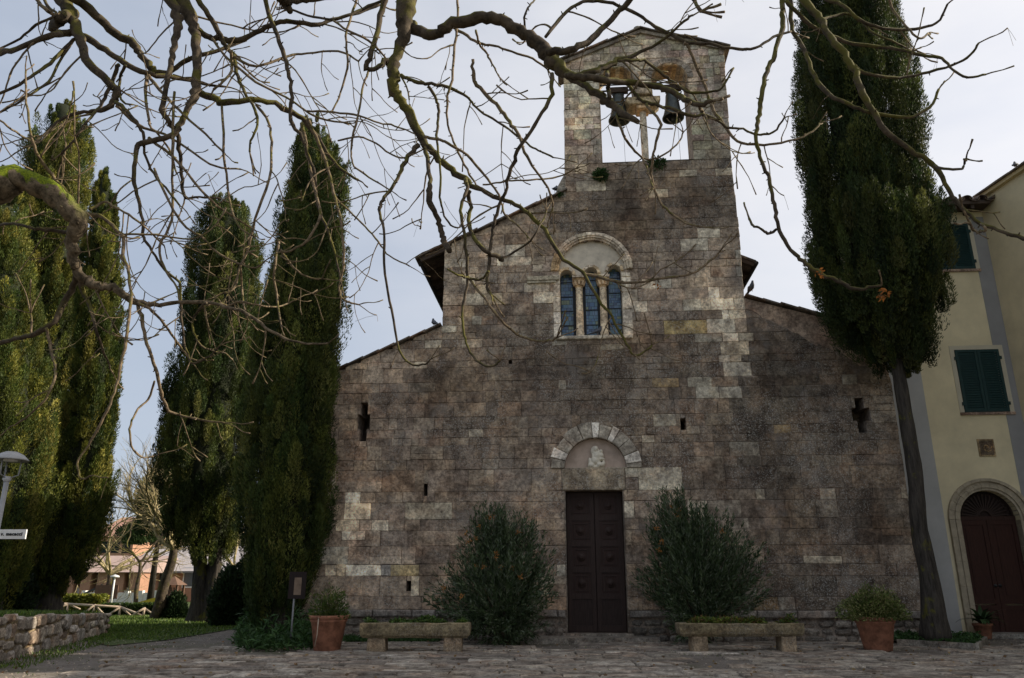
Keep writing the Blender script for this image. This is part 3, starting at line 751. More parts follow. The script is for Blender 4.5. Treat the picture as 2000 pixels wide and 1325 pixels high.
# bell gable: voussoirs, bracket, shaft -------------------------------------------------
for (c, r) in ((b1c, b1r), (b2c, b2r)):
    n = 11
    for i in range(n):
        a0, a1 = math.pi*i/n+.008, math.pi*(i+1)/n-.008; s = MB(); ro = r*1.32
        s.prism([(c[0]+r*math.cos(a0), bsp+r*math.sin(a0)), (c[0]+ro*math.cos(a0), bsp+ro*math.sin(a0)), (c[0]+ro*math.cos(a1), bsp+ro*math.sin(a1)), (c[0]+r*math.cos(a1), bsp+r*math.sin(a1))], -.035, .1, vc((.29, .26, .225), .9, 1.15), .01)
        s.build('voussoir', M['stone'], church, center=True)
pu = (pier[0]+pier[1])/2
s = MB(); z = pier[2]
while z < bsp+.1:
    e = z+.3; s.prism([(pier[0]+.005, z+.005), (pier[1]-.005, z+.005), (pier[1]-.005, e-.005), (pier[0]+.005, e-.005)], -.03, .9, stone_col(pu, z), .015, .004); z = e
s.build('pier', M['stone'], church)
bz = pier[2]; x0, x1 = U(1222, 195), U(1291, 195)
s = MB(); s.prism([(x0+.12, bz-.24), (x1-.12, bz-.24), (x1, bz-.13), (x1, bz), (x0, bz), (x0, bz-.13)], .1, .7, (.40, .34, .24), .02); s.prism([(pu-.17, bz-.36), (pu+.17, bz-.36), (pu+.22, bz-.245), (pu-.22, bz-.245)], .15, .62, (.42, .31, .2), .015)
s.build('bracket_capital', M['clean_stone'], church)
MB().lathe([(.13, 0), (.13, .1), (.1, .14), (.105, (bz-.36-zbs)*.5), (.095, bz-.36-zbs)], 10, (pu, .4, zbs), (.42, .39, .33), smooth=False).build('shaft', M['clean_stone'], church)
s = MB(); s.bar((b2c[0]-b2r-.02, .35, bsp+.12), (b2c[0]+b2r+.02, .35, bsp+.12), .03); s.build('tie_rod', M['iron'], church)
s = MB(); s.bar((b1c[0]-b1r-.02, .35, bsp+.12), (b1c[0]+b1r+.02, .35, bsp+.12), .03); s.build('tie_rod', M['iron'], church)
# roofs -----------------------------------------------------------------------------
def verge(f, ua, ub, step=.42, y0=-.14, y1=.5, thick=.045, name='roof_tile', curl=.0):
    n = max(1, round(abs(ub-ua)/step)); sgn = 1 if ub > ua else -1
    for i in range(n):
        a = ua+(ub-ua)*i/n; b = ua+(ub-ua)*(i+1)/n+sgn*.05
        za, zb = f(a), f(b); lift = .03
        s = MB(); c = vc(random.choice([(.24, .16, .11), (.2, .17, .14), (.16, .14, .12)]), .7, 1.2)
        t = thick+random.uniform(-.008, .008); dy = random.uniform(-.02, .02)
        s.add([(a, y0+dy, za+lift), (b, y0+dy, zb), (b, y1, zb), (a, y1, za+lift), (a, y0+dy, za+lift+t), (b, y0+dy, zb+t), (b, y1, zb+t), (a, y1, za+lift+t)],
              [(3, 2, 1, 0), (4, 5, 6, 7), (0, 1, 5, 4), (1, 2, 6, 5), (2, 3, 7, 6), (3, 0, 4, 7)] if sgn > 0 else [(0, 1, 2, 3), (7, 6, 5, 4), (4, 5, 1, 0), (5, 6, 2, 1), (6, 7, 3, 2), (7, 4, 0, 3)], c)
        s.build(name, M['tile'], church, center=True)
verge(LA, uNL-.03, uCL-.3); verge(LB, uTL0+.1, uNL-.75); verge(LDt, uTR(zDtop)+.02, uCR+.1)
gl0 = uTL(99); gr0 = uTR(99)
verge(lambda u: GL(u)+.02, apex[0], gl0-.12, .45, -.16, 1.12); verge(lambda u: GR(u)+.02, apex[0], gr0+.12, .45, -.16, 1.12)
# thin stone cornice under the gable tiles
for (f, a, b) in ((GL, gl0-.05, apex[0]), (GR, apex[0], gr0+.05)):
    s = MB(); s.add([(a, -.08, f(a)-.09), (b, -.08, f(b)-.09), (b, -.08, f(b)+.018), (a, -.08, f(a)+.018), (a, .2, f(a)-.09), (b, .2, f(b)-.09), (b, .2, f(b)+.018), (a, .2, f(a)+.018)], [(0, 1, 2, 3), (7, 6, 5, 4), (0, 4, 5, 1), (3, 2, 6, 7), (0, 3, 7, 4), (1, 5, 6, 2)], (.26, .23, .19)); s.build('gable_cornice', M['stone'], church)
MB().lathe([(.15, -.05), (.15, .14), (.12, .22), (.05, .26), (.001, .26)], 12, (apex[0]-.05, .2, apex[1]+.06), (.22, .21, .17)).build('finial_stone', M['rubble'], church)
# right edge of gable: brick coloured return
nz = LB(uNL); nave_ridge_u = (uNL+uTR(zDtop))/2; kN = LB(1)-LB(0); uNR = uTR(zDtop)-.05
ridge_z = nz+kN*(nave_ridge_u-uNL)
def slab(name, a, b, za, zb, y0, y1, t, mat, par=church):
    s = MB(); s.add([(a, y0, za), (b, y0, zb), (b, y1, zb), (a, y1, za), (a, y0, za+t), (b, y0, zb+t), (b, y1, zb+t), (a, y1, za+t)], [(3, 2, 1, 0), (4, 5, 6, 7), (0, 1, 5, 4), (1, 2, 6, 5), (2, 3, 7, 6), (3, 0, 4, 7)], (.17, .14, .12)); return s.build(name, mat, par)
ov = .72
slab('nave_roof', uNL-ov, nave_ridge_u, nz-kN*ov+.0, ridge_z, .08, 9.5, .07, M['tile'])
slab('nave_roof', nave_ridge_u, uNR+ov, ridge_z, nz-kN*ov, 1.02, 9.5, .07, M['tile'])
for k in range(11):        # rafters under both eaves
    y = .35+k*.75
    for (a, b) in ((uNL-ov+.06, uNL), (uNR+ov-.06, uNR)):
        if b == uNR and y < 1.1: continue
        za = nz-kN*(ov-.06)-.02; s = MB(); s.bar((a, y, za-.05), (b, y, nz-.07), .09, .11); s.build('rafter', M['eavewood'], church)
for (a, y0) in ((uNL-ov, .08), (uNR+ov, 1.02)):     # fascia gutters
    s = MB(); s.tube([(a, y0, nz-kN*ov-.01), (a, 9.5, nz-kN*ov-.01)], .06, 8); s.build('gutter', M['iron'], church)
s = MB(); s.bar((uNL-ov+.05, .02, nz-kN*ov-.05), (uNL, .02, nz-.07), .1, .12); s.build('rafter', M['eavewood'], church)
s = MB(); s.box((uNL+.05, 1.0, 0), (uNR, 9.3, nz-.05), (.2, .17, .14)); s.build('nave_walls', M['rubble'], church)
s = MB(); s.box((uCL+.04, 1.0, 0), (uNL+.04, 8, LA(uCL)-.06), (.2, .17, .14)); s.build('aisle_walls', M['rubble'], church); s = MB(); s.box((uNR+.01, 1.0, 0), (uCR-.04, 8, LDt(uCR)-.06), (.2, .17, .14)); s.build('aisle_walls', M['rubble'], church)
s = MB(); s.prism([(uNL+.05, nz-.06), (uNR, nz-.06), (nave_ridge_u, ridge_z-.05)], 9.0, 9.28, (.2, .17, .14)); s.build('rear_gable', M['rubble'], church)
slab('aisle_roof', uCL-.35, uNL+.02, LA(uCL-.35)-.035, LA(uNL)-.035, .1, 8.3, .06, M['tile'])
slab('aisle_roof', uNR, uCR+.1, LDt(uNR)-.035, LDt(uCR+.1)-.035, .1, 8.3, .06, M['tile'])
# plaster wedge above right aisle stones
ua, ub = uTR(zDtop)+.0, uCR-.03
n = 12
lo = [LD(ua+(ub-ua)*i/24)+random.uniform(-.07, .06)+.05*math.sin(i*.9) for i in range(25)]
s = MB()
for i in range(24):
    a = ua+(ub-ua)*i/24; b = ua+(ub-ua)*(i+1)/24
    s.prism([(a, lo[i]), (b, lo[i+1]), (b, LDt(b)-.02), (a, LDt(a)-.02)], -.008, .06, (.33, .25, .19))
s.build('plaster_wedge', M['plaster'], church)
# iron streak-free vertical quoin, tower shoulder block
a = FL(1085, 372); b = FL(1101, 340)
MB().prism([(a[0], a[1]-.25), (b[0]+.05, a[1]-.25), (b[0]+.05, b[1]), (a[0]+.05, a[1]+.1)], -.03, .9, (.3, .28, .24), .02, .006).build('shoulder_stone', M['stone'], church)
# ------------------------------------------------------------------ bells
def bell(cu, cz, label):
    r_ = empty('bell', LW(cu, .42, cz), -TH); tag(r_, label, 'bell', 'bells in the gable')
    Rm = .32
    MB().lathe([(Rm*.9, -.92), (Rm, -.93), (Rm*1.0, -.90), (Rm*.86, -.80), (Rm*.72, -.62), (Rm*.62, -.35), (Rm*.57, -.15), (Rm*.5, -.08), (Rm*.3, -.04), (.001, -.03)], 28).build('bell_body', M['bronze'], r_)
    MB().lathe([(Rm*.88, -.92), (Rm*.6, -.6), (Rm*.5, -.2), (.001, -.15)], 28).build('bell_inside', M['bronze'], r_)
    MB().tube([(0, 0, -.2), (0, 0, -.85)], .018, 6).lathe([(.001, -1.0), (.05, -.96), (.055, -.9), (.03, -.84), (.001, -.83)], 10).build('clapper', M['iron'], r_)
    MB().box((-.30, -.07, .03), (.30, .07, .20)).build('yoke', M['eavewood'], r_)
    s = MB()
    for x in (-.1, 0, .1): s.bar((x, 0, -.06), (x, 0, .24), .03, .16)
    s.bar((-.52, 0, .12), (.52, 0, .12), .04); s.build('crown_strap', M['iron'], r_)
    MB().tube([(.1, -.12, -.95), (.1, -.12, -1.25), (.11, -.12, cz*-1+zbs+.1)], .006, 4).build('rope', M['iron'], r_)
c1 = FL(1207, 183, .42); c2 = FL(1311, 178, .42)
bell(c1[0], c1[1]-.02, 'dark bronze bell hanging in the left arch, partly behind a branch')
bell(c2[0], c2[1]-.02, 'dark bronze bell hanging in the right arch of the gable')
# ------------------------------------------------------------------ plants on the gable
def tuft(name, label, cat, loc, rad, n, ln, wd, cols, group=None, bend=.2, up=.4, mat='leaf', flat=1.0):
    C = rnd_unit(n)*(RS.rand(n, 1)**.5)*np.array([rad, rad*flat, rad*.75]); D = C/rad+rnd_unit(n)*.5+np.array([0, 0, up])
    c = np.array(cols)[RS.randint(0, len(cols), n)]*RS.uniform(.7, 1.3, (n, 1))
    o = blades(name, C, D, RS.uniform(.6, 1.2, n)*ln, wd, c, M[mat], None, loc, bend); tag(o, label, cat, group); return o
GR_D = [(.03, .07, .02), (.04, .09, .025), (.05, .10, .03)]
p = LW(*[FL(1173, 346)[0], -.12, FL(1173, 346)[1]]); tuft('wall_plant', 'small green bush growing from the left shoulder of the bell gable', 'plant', p, .21, 700, .09, .04, GR_D, 'plants on the bell gable')
p = LW(FL(1283, 321)[0], -.05, FL(1283, 321)[1]); tuft('wall_plant', 'low green tuft on the sill beneath the bells', 'plant', p, .24, 600, .08, .04, GR_D, 'plants on the bell gable')
p = LW(FL(1092, 382)[0], -.05, FL(1092, 382)[1]); tuft('wall_plant', 'tiny green tuft where the nave roof meets the bell gable', 'plant', p, .1, 200, .06, .03, GR_D, 'plants on the bell gable')
# ------------------------------------------------------------------ pigeons
def pigeon(loc, ang, label, s=1.0, lean=35):
    r_ = empty('pigeon', loc, ang); tag(r_, label, 'bird', 'pigeons on the roofs and sill'); r_.scale = (s, s, s)
    path = np.array([(-.15, 0, .06), (-.09, 0, .09), (-.02, 0, .12), (.05, 0, .155), (.085, 0, .20), (.10, 0, .245), (.115, 0, .27)])
    MB().tube(catmull(path, 3), np.interp(np.linspace(0, 1, 19), [0, .15, .35, .55, .72, .85, .95, 1], [.012, .035, .062, .06, .038, .03, .026, .008]), 10, (1, 1, 1)).build('body', M['bird'], r_)
    MB().bar((.125, 0, .265), (.15, 0, .258), .008).build('beak', M['iron'], r_)
    MB().add([(-.12, -.03, .085), (-.12, .03, .085), (-.27, .035, .02), (-.27, -.035, .02), (-.12, -.03, .07), (-.12, .03, .07), (-.27, .035, .01), (-.27, -.035, .01)], [(0, 1, 2, 3), (7, 6, 5, 4), (0, 3, 7, 4), (1, 5, 6, 2), (2, 6, 7, 3), (0, 4, 5, 1)], (.6, .6, .6)).build('tail', M['bird'], r_)
    for sg in (-1, 1):
        MB().tube([(.06, sg*.05, .15), (-.02, sg*.062, .12), (-.12, sg*.035, .07), (-.19, sg*.015, .045)], [.012, .03, .022, .004], 7, (1.2, 1.2, 1.2)).build('wing', M['bird'], r_)
        MB().bar((.0, sg*.025, .0), (.0, sg*.025, .09), .008).build('leg', M['terracotta'], r_)
u, z = FL(848, 636); pigeon(LW(u, .0, LA(u)+.07), 2.0, 'pigeon perched on the lower left roof slope')
u, z = FL(1085, 378); pigeon(LW(u, .15, z+.1), 1.2, 'pigeon perched beside the left foot of the bell gable')
u, z = FL(1167, 657); pigeon(LW(u, .0, zsill+.012), 0.2, 'pigeon sitting on the sill of the triple window')
u, z = FL(1465, 578); pigeon(LW(u+.05, .0, z+.12), -1.4, 'pigeon perched at the top of the right roof slope')
# ------------------------------------------------------------------ yellow house
HY = 2.3
HF = lambda px, py, yo=HY: FL(px, py, yo)
house = empty('yellow_house', (0, D0, 0), -TH); tag(house, 'yellow plastered house with green shutters and arched brown door', 'house')
hu0 = HF(1786, 1100)[0]-.3
hcu = HF(1950, 600)[0]           # inner corner with the projecting wing
ze = HF(1870, 408)[1]            # eave height
wy0 = HY-12.5
dc = HF(1934, 1015); dro = HF(2005, 1013)[0]-dc[0]; drr = HF(1993, 1013)[0]-dc[0]; drr = (dc[0]-HF(1875, 1012)[0]); dro = dc[0]-HF(1851, 1012)[0]
wing_u = max(hcu, dc[0]+dro+.25)
HC = (wing_u, ze)
w_lo = [HF(1863, 683), HF(1950, 683), HF(1884, 807), HF(1972, 804)]
def win_rect(x0, x1, y0, y1): return (HF(x0, (y0+y1)/2)[0], HF(x1, (y0+y1)/2)[0], HF((x0+x1)/2, y1)[1], HF((x0+x1)/2, y0)[1])
W1 = win_rect(1873, 1961, 683, 806)
W2 = (W1[0]-.0, W1[1]-.0, HF(1880, 527)[1], HF(1880, 438)[1])
W2 = (HF(1812, 485)[0], HF(1898, 485)[0], W2[2], W2[3])
PL = win_rect(1913, 1939, 861, 889)
outer = [(hu0, -.1), (wing_u+.5, -.1), (wing_u+.5, ze+.05), (hu0, ze+.05)]
dh = [(dc[0]-drr, .0), (dc[0]+drr, .0)]+arc(dc[0], dc[1], drr, 0, math.pi, 20)
extrude2d('wall', outer, [dh, [(W1[0], W1[2]), (W1[1], W1[2]), (W1[1], W1[3]), (W1[0], W1[3])], [(W2[0], W2[2]), (W2[1], W2[2]), (W2[1], W2[3]), (W2[0], W2[3])]], HY, HY+.4, M['yellow_plaster'], house)
s = MB(); s.box((hu0+.01, HY+.4, -.1), (wing_u+8, HY+2.2, ze), (1, 1, 1)); s.build('rear_block', M['yellow_plaster'], house)
SK = .21; wx = lambda y: wing_u+SK*(HY-y)
def skew(s):
    s.v = [(v[0]+SK*(HY-v[1]), v[1], v[2]) for v in s.v]; return s
s = MB(); zw = ze+.25; s.box((wing_u, wy0, -.1), (wing_u+8, HY-.002, zw), (.93, .93, .93)); skew(s).build('wing_wall', M['yellow_plaster'], house)
# painted grey quoins
q1 = HF(1808, 1000)[0]-HF(1790, 1000)[0]
qa, qb = HF(1806, 1000)[0], HF(1842, 1000)[0]
MB().box((hu0, HY-.015, 0), (qb, HY+.01, HF(1842, 1170)[1]*0+ze-.3)).build('corner_band', M['grey_plaster'], house)
MB().box((wing_u-.42, HY-.012, 0), (wing_u-.003, HY+.01, ze-.3), (.7, .7, .72)).build('corner_band', M['grey_plaster'], house)
# shutters
def shutters(W, label_open=False):
    u0, u1, z0, z1 = W; f = .12
    s = MB()
    for a in ((u0-f, z1, u1+f, z1+f), (u0-f, z0-.0, u0, z1), (u1, z0, u1+f, z1)): s.box((a[0], HY-.02, a[1]), (a[2], HY+.01, a[3]))
    s.c = [(1.3, 1.2, .95)]*len(s.c); fr = s.build('window_surround', M['grey_plaster'], house)
    MB().box((u0-.03, HY+.1, z0), (u1+.03, HY+.2, z1), (.3, .3, .3)).build('window', M['black'], house)
    um = (u0+u1)/2
    for (a, b) in ((u0+.01, um-.004), (um+.004, u1-.01)):
        s = MB(); w = .075; y0, y1 = HY-.045, HY+.0
        s.box((a, y0, z0+.01), (a+w, y1, z1-.01)); s.box((b-w, y0, z0+.01), (b, y1, z1-.01))
        zm = z0+(z1-z0)*.5
        for zz in (z0+.01, z1-.01-w): s.box((a+w, y0+.002, zz), (b-w, y1, zz+w*1.0))
        fo = s.build('shutter', M['green_paint'], house)
        n = 24; h = (z1-z0-.02-2*w)/n; bm = MB()
        for k in range(n):
            zz = z0+.01+w+k*h; bm.add([(a+w, y0+.006, zz+.004), (b-w, y0+.006, zz+.004), (b-w, y1-.006, zz+h+.004), (a+w, y1-.006, zz+h+.004), (a+w, y0+.006, zz-.006), (b-w, y0+.006, zz-.006), (b-w, y1-.006, zz+h-.006), (a+w, y1-.006, zz+h-.006)],
                [(0, 1, 2, 3), (7, 6, 5, 4), (0, 4, 5, 1), (3, 2, 6, 7)])
        bm.build('louvre_slats', M['green_paint'], fo)
    for uu in (u0-.0, u1+.0):
        for zz in (z0+.2, z1-.3): MB().box((uu-.035, HY-.06, zz), (uu+.035, HY-.021, zz+.09)).build('hinge', M['green_paint'], house)
    MB().box((u0-f, HY-.06, z0-.07), (u1+f, HY+.1, z0), (.4, .3, .24)).build('sill', M['tile'], house)
shutters(W1); shutters(W2)
# plaque
s = MB(); s.box((PL[0]-.04, HY-.03, PL[2]-.04), (PL[1]+.04, HY+.01, PL[3]+.04), (.22, .17, .1)); pl = s.build('plaque', M['clean_stone'], house)
s = MB(); cu, cz = (PL[0]+PL[1])/2, (PL[2]+PL[3])/2
s.box((PL[0], HY-.034, PL[2]), (PL[1], HY-.031, PL[3]), (.09, .07, .05))
for i in range(9):
    a = i*.75; r = .03+.011*i; s.tube([(cu+r*math.cos(a), HY-.04, cz+r*math.sin(a)), (cu+(r+.02)*math.cos(a+.5), HY-.04, cz+(r+.02)*math.sin(a+.5))], .013, 5, (.26, .19, .10))
s.build('plaque_relief', M['clean_stone'], pl)
# portal
n = 13
rings = [(1.0, 1.08, -.03), (1.08, 1.17, -.07), (1.17, 1.27, -.04), (1.27, 1.37, -.10)]
kk = dro/drr
rings = [(1+(a-1)*(kk-1)/.37, 1+(b-1)*(kk-1)/.37, y) for a, b, y in rings]
for i in range(n):
    a0, a1 = math.pi*i/n+.003, math.pi*(i+1)/n-.003; s = MB(); c = vc((.32, .27, .195), .92, 1.08)
    for ra, rb, y0 in rings:
        for (b0, b1) in ((a0, (a0+a1)/2), ((a0+a1)/2, a1)):
            s.prism([(dc[0]+ra*drr*math.cos(b0), dc[1]+ra*drr*math.sin(b0)), (dc[0]+rb*drr*math.cos(b0), dc[1]+rb*drr*math.sin(b0)), (dc[0]+rb*drr*math.cos(b1), dc[1]+rb*drr*math.sin(b1)), (dc[0]+ra*drr*math.cos(b1), dc[1]+ra*drr*math.sin(b1))], HY+y0, HY+.3, c, .004)
    s.build('portal_arch_block', M['portal'], house, center=True)
for sg in (-1, 1):
    z = 0.0
    while z < dc[1]-.05:
        e = min(z+random.uniform(.5, .75), dc[1]); s = MB(); c = vc((.32, .27, .195), .92, 1.08)
        for ra, rb, y0 in rings:
            x0, x1 = sorted((dc[0]+sg*ra*drr, dc[0]+sg*rb*drr)); s.prism([(x0, z+.004), (x1, z+.004), (x1, e-.004), (x0, e-.004)], HY+y0, HY+.3, c, .004)
        s.build('portal_jamb_block', M['portal'], house, center=True); z = e
yd = HY+.22
for sg in (0, 1):
    a, b = (dc[0]-drr+.01, dc[0]-.005) if sg == 0 else (dc[0]+.005, dc[0]+drr-.01); s = MB(); w = .11
    red = (1.15, .72, .6)
    s.box((a, yd, .04), (a+w, yd+.06, dc[1]), red); s.box((b-w, yd, .04), (b, yd+.06, dc[1]), red)
    for zz in (.04, dc[1]*.22, dc[1]*.27, dc[1]-.12): s.box((a+w, yd+.002, zz), (b-w, yd+.06, zz+.12), red)
    s.box((a+w, yd+.025, .16), (b-w, yd+.055, dc[1]*.22), red); s.box((a+w, yd+.025, dc[1]*.3), (b-w, yd+.055, dc[1]-.12), red)
    s.box((a+w+.08, yd+.012, dc[1]*.34), (b-w-.08, yd+.055, dc[1]-.2), red)
    df = s.build('door_leaf', M['darkwood'], house)
    kx = a+w*.5 if sg else b-w*.5; s = MB(); s.lathe([(.045, 0), (.045, .015), (.02, .02), (.03, .05), (.001, .06)], 10); s.v = [(kx+v[0]+(.3 if sg else -.3)*0, yd-v[2], 1.25+v[1]) for v in s.v]; s.build('handle', M['iron'], df)
s = MB(); s.prism(arc(dc[0], dc[1]+.06, drr-.02, 0, math.pi, 20), yd+.05, yd+.1, (.5, .4, .35)); s.box((dc[0]-drr+.01, yd-.01, dc[1]-.0), (dc[0]+drr-.01, yd+.06, dc[1]+.1), (1.1, .8, .7)); fl = s.build('fanlight', M['darkwood'], house)
s = MB()
for i in range(17):
    a = math.pi*(i+.5)/17; c_, s_ = math.cos(a), math.sin(a)
    p0 = (dc[0]+.22*drr*c_, yd+.02, dc[1]+.1+.22*drr*s_); p1 = (dc[0]+.8*drr*c_, yd+.02, dc[1]+.1+.78*drr*s_)
    s.bar(p0, p1, .03, .03); s.tube([(p1[0]+.05*math.cos(t), yd+.02, p1[2]+.05*math.sin(t)) for t in np.linspace(0, 6.28, 9)], .012, 4)
s.tube([(dc[0]+.2*drr*math.cos(t), yd+.02, dc[1]+.1+.2*drr*math.sin(t)) for t in np.linspace(0, math.pi, 12)], .025, 5)
s.tube([(dc[0]+.93*drr*math.cos(t), yd+.02, dc[1]+.08+.93*drr*math.sin(t)) for t in np.linspace(0, math.pi, 20)], .03, 5); s.build('grille', M['darkwood'], fl)
MB().box((dc[0]-dro-.1, HY-.5, -.01), (wing_u-.002, HY+.25, .10), (.26, .25, .23), .006).build('doorstep', M['rubble'], house)
# roof: eave board, tiles
MB().box((hu0, HY-.55, ze-.12), (wing_u-.0, HY+.3, ze-.04)).build('eave_board', M['eavewood'], house)
for k in range(7): MB().box((hu0+.2+k*.5, HY-.5, ze-.24), (hu0+.3+k*.5, HY+.0, ze-.121)).build('rafter', M['eavewood'], house)
n = 12; pitch = .3; st = (wing_u-hu0+.1)/9
def coppo(u, y0, z0, ln, r, up, sl, name='roof_tile', par=house, ax='y'):
    s = MB(); vs = []; fs = []; m_ = 7
    for e in (0, 1):
        for rr in (r*(1-.12*e), (r*(1-.12*e)-.02)):
            for k in range(m_):
                a = math.pi*k/(m_-1); x, z = rr*math.cos(a), rr*math.sin(a)*up
                if ax == 'y': vs.append((u+x, y0+ln*e, z0+sl*ln*e+z))
                else: vs.append((u+ln*e, y0+x, z0+sl*ln*e+z))
    for k in range(m_-1):
        fs += [(k, k+1, 2*m_+k+1, 2*m_+k), (m_+k+1, m_+k, 3*m_+k, 3*m_+k+1), (k+1, k, m_+k, m_+k+1)]
    s.add(vs, fs, vc((.20, .15, .115), .7, 1.25)); return s.build(name, M['tile'], par)
for i in range(10):
    u = hu0+.1+i*st
    coppo(u, HY-.62, ze+.0, .5, .15, .9, .3); coppo(u+st/2, HY-.6, ze+.06, .5, .15, -.8, .3)
slab('roof', hu0+.1, wing_u+8, ze-.02+.0, ze-.02, HY-.5, HY+.2, .03, M['tile'], house)
s = MB(); s.add([(hu0+.1, HY-.5, ze+.0), (wing_u+8, HY-.5, ze+.0), (wing_u+8, HY+2.3, ze+.5), (hu0+.1, HY+2.3, ze+.5)], [(0, 1, 2, 3)], (.2, .15, .12)); s.build('roof', M['tile'], house)
# wing roof: plain verge moulding with tiles above
skew(MB().box((wing_u-.12, wy0-.1, zw-.02), (wing_u+.3, HY-.1, zw+.08), (.85, .8, .7))).build('verge_moulding', M['yellow_plaster'], house)
for i in range(26):
    y = wy0+i*.48; skew(MB().box((wing_u-.2, y, zw+.08), (wing_u+.5, y+.47, zw+.13), vc((.24, .2, .16), .8, 1.2), .006)).build('verge_tile', M['tile'], house, center=True)
s = MB(); s.add([(wing_u-.1, wy0, zw+.12), (wing_u+4, wy0, zw+1.2), (wing_u+8, wy0, zw+.12), (wing_u-.1, HY, zw+.12), (wing_u+4, HY, zw+1.2), (wing_u+8, HY, zw+.12)], [(0, 1, 4, 3), (1, 2, 5, 4), (0, 2, 1), (3, 4, 5)], (.2, .15, .12)); skew(s).build('wing_roof', M['tile'], house)
# pigeon on the wing roof
def wing_pt(px):
    for k in range(400):
        y = HY-.2-k*.03; p = LW(wx(y)-.1, y, zw+.13); x_ = to_px(p)
        if x_[0] >= px: return p
    return p
pigeon(wing_pt(1984), 1.0, 'pigeon perched on the roof edge of the yellow house')

# ------------------------------------------------------------------ terrain on the left
W0 = G(-60, 1310); W1_ = G(213, 1237)
wd = (W1_-W0); wd.z = 0; wl = wd.length; wdn = wd.normalized(); wnrm = Vector((-wdn.y, wdn.x, 0))   # left/back side of wall
TOPZ = .62
W0e = W0-wdn*8
terr = [(W0e.x+wnrm.x*.35, W0e.y+wnrm.y*.35), (W1_.x+wnrm.x*.35-wdn.x*.2, W1_.y+wnrm.y*.35-wdn.y*.2), (-9.6, 26), (-9.9, 30), (-13, 42), (-60, 55), (-70, 10)]
def plateau(y): return max(.28, .72-.026*(y-15))
def bank_z(x, y):
    # level top that falls away gently beyond the wall's far end
    edge = W1_.x-.2-(y-W1_.y)*.52
    s_ = min(1, max(0, (edge-x)/2.4)) if y > W1_.y-.1 else (1.0 if x < W1_.x-.15 else 0.0)
    b_ = 1-min(1, max(0, (y-28)/8))
    return plateau(y)*s_*s_*(3-2*s_)*b_*b_*(3-2*b_)-.02
def terrace():
    # front strip directly behind the wall
    vs = []; fs = []; nu, nv = 40, 50; A0 = Vector((W0e.x+wnrm.x*.35, W0e.y+wnrm.y*.35, 0)); L_ = wl+8-.2
    for i in range(nu+1):
        for j in range(nv+1):
            p = A0+wdn*(L_*i/nu)+Vector((-.45, .9, 0))*(30*(j/nv)**1.6); vs.append((p.x, p.y, bank_z(p.x, p.y)))
    for i in range(nu):
        for j in range(nv): fs.append((i*(nv+1)+j, (i+1)*(nv+1)+j, (i+1)*(nv+1)+j+1, i*(nv+1)+j+1))
    n0 = len(vs); p0 = A0+wdn*L_          # continue to the right of the wall end
    for i in range(21):
        for j in range(nv+1):
            p = p0+Vector((.2*i, .02*i, 0))+Vector((-.45, .9, 0))*(30*(j/nv)**1.6); vs.append((p.x, p.y, bank_z(p.x, p.y)))
    for i in range(20):
        for j in range(nv): fs.append((n0+i*(nv+1)+j, n0+(i+1)*(nv+1)+j, n0+(i+1)*(nv+1)+j+1, n0+i*(nv+1)+j+1))
    o = MB().add(vs, fs, smooth=True).build('grass_bank', M['lawn']); o['kind'] = 'structure'
terrace()
lawn = [(-10.4, 22.6), (-8.6, 24.2), (-6.3, 25.6), (-5.9, 44), (-60, 62), (-16, 30), (-12.6, 24.8)]
lawn = [G(213, 1262)[:2], G(330, 1250)[:2], G(450, 1230)[:2], (-7.2, 27.5), (-6.2, 62), (-60, 66), (-16, 27)]
sheet('lawn', lawn, .006, M['lawn'])
# grass blades
def in_poly(X, Y, poly):
    c = np.zeros(len(X), bool); n = len(poly)
    for i in range(n):
        x0, y0 = poly[i][0], poly[i][1]; x1, y1 = poly[(i+1) % n][0], poly[(i+1) % n][1]
        m_ = ((y0 > Y) != (y1 > Y)); t = np.where(m_, (x1-x0)*(Y-y0)/(y1-y0+1e-12)+x0, 0); c ^= m_ & (X < t)
    return c
def grass(name, label, poly, z, n, h, cols, xr, yr, w=.02):
    X = RS.uniform(xr[0], xr[1], n); Y = RS.uniform(yr[0]**.5, yr[1]**.5, n)**2; k = in_poly(X, Y, poly); X, Y = X[k], Y[k]; m_ = len(X)
    Z_ = np.array([max(z, bank_z(a, b)) for a, b in zip(X, Y)]) if z < .1 and name == 'grass' and 'strip' not in label else np.full(m_, z)
    C = np.stack([X, Y, Z_], 1); D = rnd_unit(m_)*.6+np.array([0, 0, 1.0])
    c = np.array(cols)[RS.randint(0, len(cols), m_)]*RS.uniform(.7, 1.3, (m_, 1))
    o = blades(name, C, D, RS.uniform(.5, 1.2, m_)*h, w, c, M['leaf']); tag(o, label, 'grass', kind='stuff'); return o
GRC = [(.07, .13, .018), (.10, .16, .025), (.13, .17, .04), (.06, .10, .02)]
grass('grass', 'short green lawn grass beside the path and bare tree', lawn, .0, 60000, .07, GRC, (-20, -6), (20, 45), .03)
grass('grass', 'grass growing on the bank behind the low stone wall', terr, -.02, 60000, .13, GRC, (-20, -8), (13, 34), .03)
strip = [(W0.x-wnrm.x*.05, W0.y-wnrm.y*.05), (W1_.x+wdn.x*.3, W1_.y+wdn.y*.3), (W1_.x+.9, W1_.y-.1), (W0.x-wnrm.x*.75, W0.y-wnrm.y*.75)]
grass('grass', 'weedy grass strip along the foot of the low wall', strip, -.01, 14000, .08, GRC, (-13, -6), (13, 24), .02)
